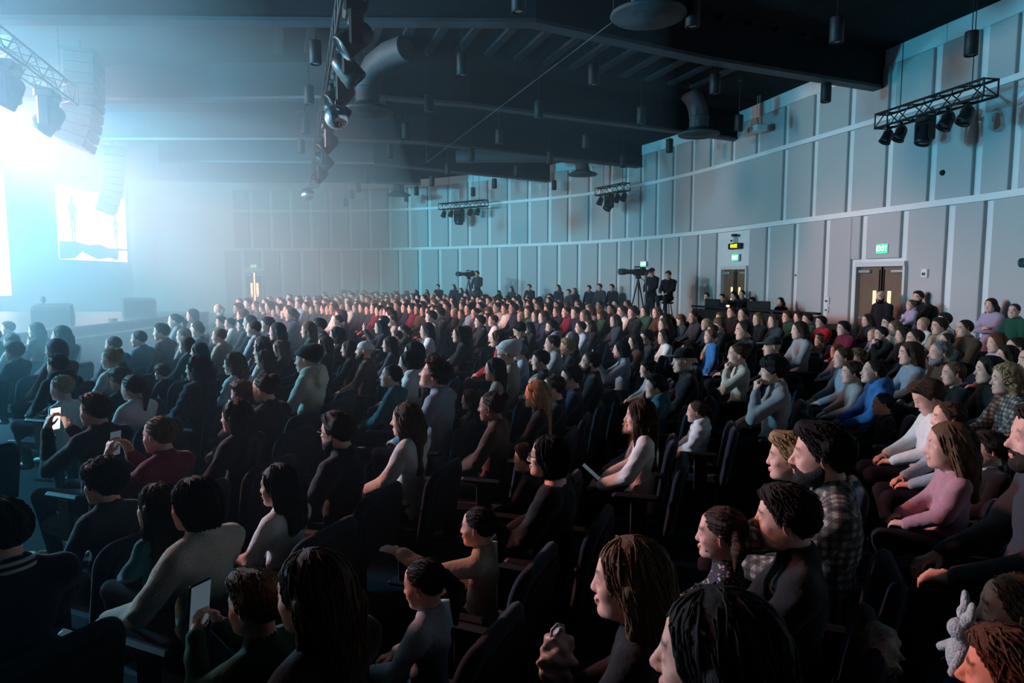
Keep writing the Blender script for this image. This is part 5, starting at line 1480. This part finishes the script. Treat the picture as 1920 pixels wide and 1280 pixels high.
# raised platforms for the cameras
m_plat = mat('platform_black', (.012, .013, .015), .85, .15)
def platform(c, sx_, sy_, h, rz, label):
    e = empty('camera_platform', (c[0], c[1], 0), rz, label, 'platform')
    MB().box((0, 0, h - .03), (sx_, sy_, .06)).build('deck', m_plat, e)
    for x in (-1, 1):
        for y in (-1, 1): MB().tube((x * (sx_ / 2 - .06), y * (sy_ / 2 - .06), 0), (x * (sx_ / 2 - .06), y * (sy_ / 2 - .06), h - .05), .03, n=8).build('leg', m_plat, e)
    MB().box((0, -sy_ / 2 + .01, h / 2), (sx_, .02, h - .06)).box((-sx_ / 2 + .01, 0, h / 2), (.02, sy_, h - .06)).build('skirt', m_plat, e)
    return e
m_cam = mat('camera_black', (.015, .016, .018), .45, .4); m_camg = mat('camera_hood', (.02, .06, .06), .4, .4)
def video_camera(p, rz, label, base=0.0, ls=1.0):
    """long-lens camera on a tripod; p is the camera body's centre"""
    e = empty('video_camera', (p[0], p[1], base), rz, label, 'video camera'); h = p[2] - base
    MB().box((0, -.05, h), (.14, .42, .2), bev=.02).build('body', m_cam, e)
    l = MB().lathe([(a_ * ls, b_ * ls) for a_, b_ in ((0, 0), (.06, 0), (.07, .05), (.075, .32), (.095, .34), (.095, .52), (.08, .52), (.07, .44), (0, .43))], (0, .16, h + .01), 18, rotx(-math.pi / 2)).build('lens', m_camg, e)
    MB().box((0, .05, h + .15), (.05, .2, .04), bev=.01).build('handle', m_cam, e)
    MB().box((-.14, -.05, h + .1), (.1, .16, .1), bev=.015).build('viewfinder', m_cam, e)
    MB().box((0, -.3, h), (.10, .1, .15), bev=.01).build('battery', m_cam, e)
    MB().box((0, 0, h - .15), (.12, .16, .1), bev=.02).build('fluid_head', m_cam, e)
    MB().tube((.07, -.1, h - .16), (.14, -.5, h - .32), .012, n=6).build('pan_bar', m_cam, e)
    for k in range(3):
        a = 2 * math.pi * k / 3 + .5; MB().tube((0, 0, h - .2), (.32 * math.cos(a), .32 * math.sin(a), 0), .026, .018, n=7).build('leg', m_cam, e)
    return e
CB = at_y(1228, 512, 20.6)
platform((CB.x - .15, CB.y + .1), 2.6, 1.8, .55, math.radians(25), 'black camera platform beside the sound desk')
cam_p = at_y(1197, 510, 20.3); fz = facing(cam_p.to_2d())
video_camera(cam_p, fz, 'video camera with a long lens on a tripod beside the sound desk', .55)
e = empty('light_stand', (at_y(1212, 520, 19.3).x, 19.3, 0), 0, 'slim upright pole beside the camera tripod', 'stand')
MB().tube((0, 0, 0), (0, 0, 2.05), .03, n=10).build('pole', m_cam, e); MB().lathe([(0, 0), (.16, 0), (.16, .02), (.03, .05)], n=16).build('base', m_cam, e)
stand_px(1222, 503, 20.9, 'm', 'none', 'blk', 'black', 'standfold', base=.55, wear=('cap:black',), label='camera operator in black cap and t-shirt standing behind the long lens', yaw=8, pitch=-14)
q_ = at_y(1253, 508, 20.45); bb = body_set('m', 'lap', .02, 0, math.radians(-20)); rz = facing(q_.to_2d(), 25); sc = 1.0
off = rotz(rz) @ bb['head']
build_person((q_.x - off.x, q_.y - off.y), rz, 1.0, q_.z - bb['topz'], 'm', 'short', 'red', 'black', pitch=-20, res=.02, label='person in black jacket seated on a high stool beside the camera operator')
e = empty('stool', (q_.x - off.x, q_.y - off.y, .55), rz, 'high stool on the camera platform', 'stool'); zs = q_.z - bb['topz'] + .40 - .55
MB().lathe([(0, zs), (.17, zs), (.18, zs - .03), (.17, zs - .06), (0, zs - .06)], n=18).build('seat', m_cam, e)
for k in range(4):
    a = math.pi / 4 + k * math.pi / 2; MB().tube((.1 * math.cos(a), .1 * math.sin(a), zs - .05), (.2 * math.cos(a), .2 * math.sin(a), 0), .015, n=6).build('leg', m_cam, e)
CB2 = at_y(885, 515, 28.0)
platform((CB2.x, CB2.y + .1), 1.8, 1.6, .5, math.radians(30), 'far camera platform under the curved wall')
video_camera(at_y(879, 514, 27.8), facing(CB2.to_2d()), 'far video camera on a tripod, dim in the haze', .5)
stand_px(894, 508, 28.5, 'm', 'short', 'blk', 'charcoal', 'standfold', base=.5, label='far camera operator in dark clothes under the curved wall')
# camera on a stand just inside the frame beside the people at the wall
e_ = video_camera(at_y(1990, 494, 8.2), math.radians(88), 'dark camera on a slim stand next to the aisle', 0.0, .6)

# sound desk
m_desk = mat('desk_black', (.010, .011, .013), .7, .2); m_scr = mat('desk_screen', (.02, .02, .02), .2, .5, emit=(.25, .3, .35), estr=.12)
DA = at_z(1535, 590, 1.10).to_2d(); DA = at_y(1535, 585, 14.7).to_2d(); DB = at_y(1300, 573, 18.7).to_2d()
dd = (DA - DB); dl = dd.length; dd.normalize(); rz = math.atan2(dd.y, dd.x); mid_ = (DA + DB) / 2
e = empty('sound_desk', (mid_.x, mid_.y, 0), rz, 'long black sound desk counter facing the stage', 'sound desk'); DH = 1.12
MB().box((0, 0, DH / 2 - .03), (dl, .06, DH - .06)).build('front_panel', m_desk, e)
MB().box((0, -.30 if Vector((dd.y, -dd.x)).dot(AIM - mid_) < 0 else .30, .74), (dl, .58, .05)).build('worktop', m_desk, e)
MB().box((0, 0, DH), (dl + .04, .14, .05), bev=.01).build('ledge', m_desk, e)
sgn = -1 if Vector((dd.y, -dd.x)).dot(AIM - mid_) < 0 else 1
for x in (-1, 1): MB().box((x * (dl / 2 - .02), sgn * .30, .36), (.04, .56, .72)).build('side_panel', m_desk, e)
def on_desk(t, y, z): 
    p = Vector((mid_.x, mid_.y)) + dd * (t - .5) * dl; n_ = Vector((-dd.y, dd.x)) * sgn; q = p + n_ * y; return (q.x, q.y, z)
for t, lb in ((.10, 'monitor at the camera end of the sound desk'), (.50, 'wide black monitor behind the middle of the sound desk')):
    s_ = empty('desk_monitor', on_desk(t, .30, .765), rz, lb, 'monitor')
    MB().box((0, 0, .36), (.62 if t < .3 else .8, .04, .40), bev=.01).build('panel', m_desk, s_); MB().box((0, sgn * .022, .36), (.58 if t < .3 else .76, .004, .36)).build('picture', m_scr, s_)
    MB().box((0, 0, .08), (.06, .05, .18)).box((0, 0, .01), (.26, .2, .02)).build('foot', m_desk, s_)
lp = at_y(1352, 560, 18.9); lpo = empty('desk_lamp', on_desk(.27, .2, .765), rz, 'small glowing desk lamp on the sound desk', 'lamp')
m_glow = mat('lamp_glow', (1, .8, .5), .4, .2, emit=(1.0, .72, .38), estr=9.0)
MB().lathe([(0, 0), (.07, 0), (.07, .02), (.015, .03), (.012, .38)], n=14).build('base', m_desk, lpo)
MB().lathe([(0, .37), (.03, .38), (.045, .43), (.04, .48), (.0, .5)], n=14).build('bulb', m_glow, lpo)
MB().lathe([(.05, .42), (.09, .52), (.02, .56), (0, .56)], n=14).build('shade', m_desk, lpo)
for i, (u, v, y, k_, st_, hr, tp, lb) in enumerate(((1325, 549, 19.9, 'm', 'short', 'dkb', 'grey', 'person behind the monitor at the camera end of the sound desk'), (1354, 556, 19.3, 'm', 'short', 'blk', 'black', 'person behind the glowing desk lamp'),
        (1376, 546, 18.9, 'f', 'half', 'blk', 'black', 'person in open black jacket standing at the sound desk looking down'), (1391, 544, 19.0, 'm', 'crop', 'blk', 'black', 'person in black standing in front of the middle door'), (1411, 558, 18.1, 'f', 'curly', 'blk', 'black', 'person with short curly hair behind the wide desk monitor'), (1463, 558, 16.9, 'f', 'long', 'blk', 'black', 'person with long hair and hand at the chin behind the sound desk'))):
    stand_px(u, v, y + (0, .35, -.4, 0, 0, .1)[i], k_, st_, hr, tp, 'standfold' if i != 5 else 'standcross', label=lb, yaw=12, pitch=-14 if i in (2, 4) else 0)

# ------------------------------------------------------------------ held things and odds and ends
m_phone = mat('phone_black', (.012, .012, .014), .25, .5); m_phscr = mat('phone_screen', (.02, .02, .02), .15, .5, emit=(.35, .5, .62), estr=.16)
m_phred = mat('phone_red', (.6, .03, .01), .4, .4); m_phlit = mat('phone_screen_bright', (1, 1, 1), .2, .4, emit=(.9, .97, 1), estr=3.0)
def phone(p, rot, label, case=None, scr=None, sc=1.0):
    e = empty('phone', p, 0, label, 'phone'); e.rotation_euler = rot; e.scale = (sc, sc, sc)
    MB().box((0, 0, 0), (.074, .009, .150), bev=.004).build('case', case or m_phone, e)
    MB().box((0, -.0048, 0), (.066, .001, .140)).build('screen', scr or m_phscr, e)
    MB().box((.018, .006, .052), (.028, .004, .030), bev=.002).build('camera_bump', m_phone, e)
    return e
def find(u, v): return min(PEOPLE, key=lambda q: abs(q['u'] - u) + abs(q['v'] - v))
def held(u, v, label, case=None, scr=None, up=.075, fwd=.035, **k):
    q = find(u, v); bpy.context.view_layer.update(); M = q['ob'].matrix_world; J = q['b']['J']; a = Vector((J['wrr'] + J['wrl']) / 2)
    p = M @ (a + Vector((0, fwd, up))); return phone(p, (math.radians(8), 0, q['ob'].rotation_euler.z), label, case, scr, **k)
held(272, 850, 'phone raised by the person in burgundy')
held(182, 759, 'small camera with a bright screen raised by the person in black', scr=m_phlit)
held(1155, 649, 'phone with pale blue case raised by the person in denim', case=mat('phone_blue', (.3, .5, .6), .4))
held(802, 668, 'phone in a red case held by a child', case=m_phred, scr=m_phred)
held(626, 596, 'bright phone screen held up in the middle rows near the stage', scr=m_phlit)
held(712, 598, 'bright phone screen held up in the middle rows under the chrome ball', scr=m_phlit)
held(510, 1148, 'phone held up by the child in the green collar')
q = find(1188, 792); bpy.context.view_layer.update(); J = q['b']['J']
phone(q['ob'].matrix_world @ (Vector((J['wrr'] + J['wrl']) / 2) + Vector((0, .09, .06))), (math.radians(-50), 0, q['ob'].rotation_euler.z), 'phone in the lap of the person in white with long hair')
# crumpled white carrier bag hanging on a seat
def lumpy(name, c, r, res, m, rot=0, f=30, amp=.02, kind='bag'):
    g = Grid((-r[0] * 1.5, -r[1] * 1.6, -r[2] * 1.4), (r[0] * 1.5, r[1] * 1.6, r[2] * 1.7), res); g.ell((0, 0, 0), r, 0)
    if kind == 'bag': g.cone((0, 0, r[2] * .7), (0, 0, r[2] * 1.35), r[0] * .4, r[0] * .2, .05)
    X, Y, Z = g.coords(); g.a += amp * np.sin(f * X + 3 * np.sin(f * .7 * Z)) * np.sin(f * .8 * Z + 2 * np.sin(f * Y)) + amp * .4 * np.sin(f * 2.3 * X + f * 1.9 * Z)
    me, _ = g.mesh(name, .03); me.materials.append(m); return me
p = at_y(1045, 1240, 1.95); e = empty('carrier_bag', p, .6, 'crumpled white plastic bag hanging behind a seat', 'bag'); e.scale = (.62, .62, .62)
obj('bag_body', lumpy('bag_body', None, (.10, .06, .12), .008, mat('bag_plastic', (.35, .37, .38), .4, .5)), e)
MB().path([(-.04, 0, .12), (-.035, 0, .17), (0, 0, .19), (.035, 0, .17), (.04, 0, .12)], .008, 6).build('handle', mat('bag_plastic', (0, 0, 0)), e)
# pale hood of a jacket lying over a seat back beside the black t-shirt
q = find(1475, 943); bpy.context.view_layer.update(); p = q['ob'].matrix_world @ Vector((-.10, -.335, .79)) ; e = empty('jacket', p, q['ob'].rotation_euler.z, 'pale jacket with furry hood draped over a seat behind the black t-shirt', 'jacket')
obj('hood', lumpy('hood', None, (.075, .06, .085), .007, mat('fleece', (.40, .36, .30), .95, .05, noise=.3, nscale=90, bump=.8, bscale=120), f=55, amp=.010, kind='hood'), e)
obj('shell', lumpy('shell', None, (.12, .035, .16), .010, mat('jacket_cloth', (.05, .055, .06), .9, .1), f=25, amp=.012, kind='hood'), e, (0, -.03, -.20))
# soft toy in the toddler's arms
p = at_y(1806, 1200, 1.72); e = empty('soft_toy', p, 1.2, 'pale grey plush rabbit held by the toddler with the pacifier', 'soft toy'); e.scale = (.85, .85, .85); m_pl = mat('plush', (.42, .46, .46), .95, .05, noise=.2, nscale=90, bump=.7, bscale=160)
g = Grid((-.14, -.12, -.16), (.14, .12, .18), .006)
g.ell((0, 0, -.05), (.05, .045, .065), .0); g.ell((0, .01, .035), (.036, .036, .034), .015)
body_me, _ = g.mesh('plush_body', .03); body_me.materials.append(m_pl); obj('plush_body', body_me, e)
for x in (-1, 1):
    g = Grid((-.14, -.12, -.16), (.14, .12, .18), .006); g.cone((x * .016, 0, .055), (x * .024, 0, .08), .014, .018, 0); g.ell((x * .036, -.008, .105), (.021, .013, .042), .01, np.array(Matrix.Rotation(x * .35, 3, 'Y'))); em, _ = g.mesh('ear', .03); em.materials.append(m_pl); obj('ear', em, e)
    g = Grid((-.14, -.12, -.16), (.14, .12, .18), .006); g.cone((x * .04, .01, -.03), (x * .08, .04, -.07), .017, .015, 0); em, _ = g.mesh('arm', .03); em.materials.append(m_pl); obj('arm', em, e)
# ribbed collar of the person at the row end
q = find(22, 972); J = q['b']['J']; nb = Vector(J['nb'])
for k, (dz, col) in enumerate(((.012, (.5, .5, .5)), (.026, (.015, .02, .03)), (.040, (.5, .5, .5)))):
    pts = [nb + Vector((math.cos(a) * .082, math.sin(a) * .078 + .004, dz + .012 * -math.sin(a))) for a in np.linspace(0, 2 * math.pi, 25)]
    MB().path(pts, .0075, 6).build('collar_band', mat('collar_%d' % (k % 2), col, .8), q['ob'])
# ear rings of the person with the bun
q = find(895, 770); HMb = Matrix.Translation(q['b']['head']) @ q['b']['HR'].to_4x4()
for x in (-1, 1):
    c0 = Vector((x * .088, -.010, -.055)); er = MB().path([c0 + Vector((0, .013 * math.cos(a), .013 * math.sin(a))) for a in np.linspace(0, 2 * math.pi, 14)], .002, 5).build('earring', m_steel, q['ob']); er.matrix_local = HMb
# ------------------------------------------------------------------ haze drifting off the stage, thicker towards it
def haze(c, r, dens, label):
    m = bpy.data.materials.new('stage_haze'); m.use_nodes = True; t = m.node_tree; t.nodes.clear()
    o = t.nodes.new('ShaderNodeOutputMaterial'); v = t.nodes.new('ShaderNodeVolumeScatter'); v.inputs['Color'].default_value = (.58, .87, 1, 1)  # blue of the stage light put into the scatter colour of white haze
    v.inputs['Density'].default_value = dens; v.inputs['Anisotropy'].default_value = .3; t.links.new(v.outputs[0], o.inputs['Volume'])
    mb = MB(); n = 20; prof = [(math.sin(math.pi * k / n), -math.cos(math.pi * k / n)) for k in range(n + 1)]
    prof[0] = (1e-4, -1); prof[-1] = (1e-4, 1)
    mb.lathe(prof, n=40); mb.add([mb.v[i * (n + 1)] for i in range(40)], [tuple(range(39, -1, -1))]); mb.add([mb.v[i * (n + 1) + n] for i in range(40)], [tuple(range(40))])
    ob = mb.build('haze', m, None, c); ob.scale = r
    return tag(ob, label, 'haze', None, 'stuff')
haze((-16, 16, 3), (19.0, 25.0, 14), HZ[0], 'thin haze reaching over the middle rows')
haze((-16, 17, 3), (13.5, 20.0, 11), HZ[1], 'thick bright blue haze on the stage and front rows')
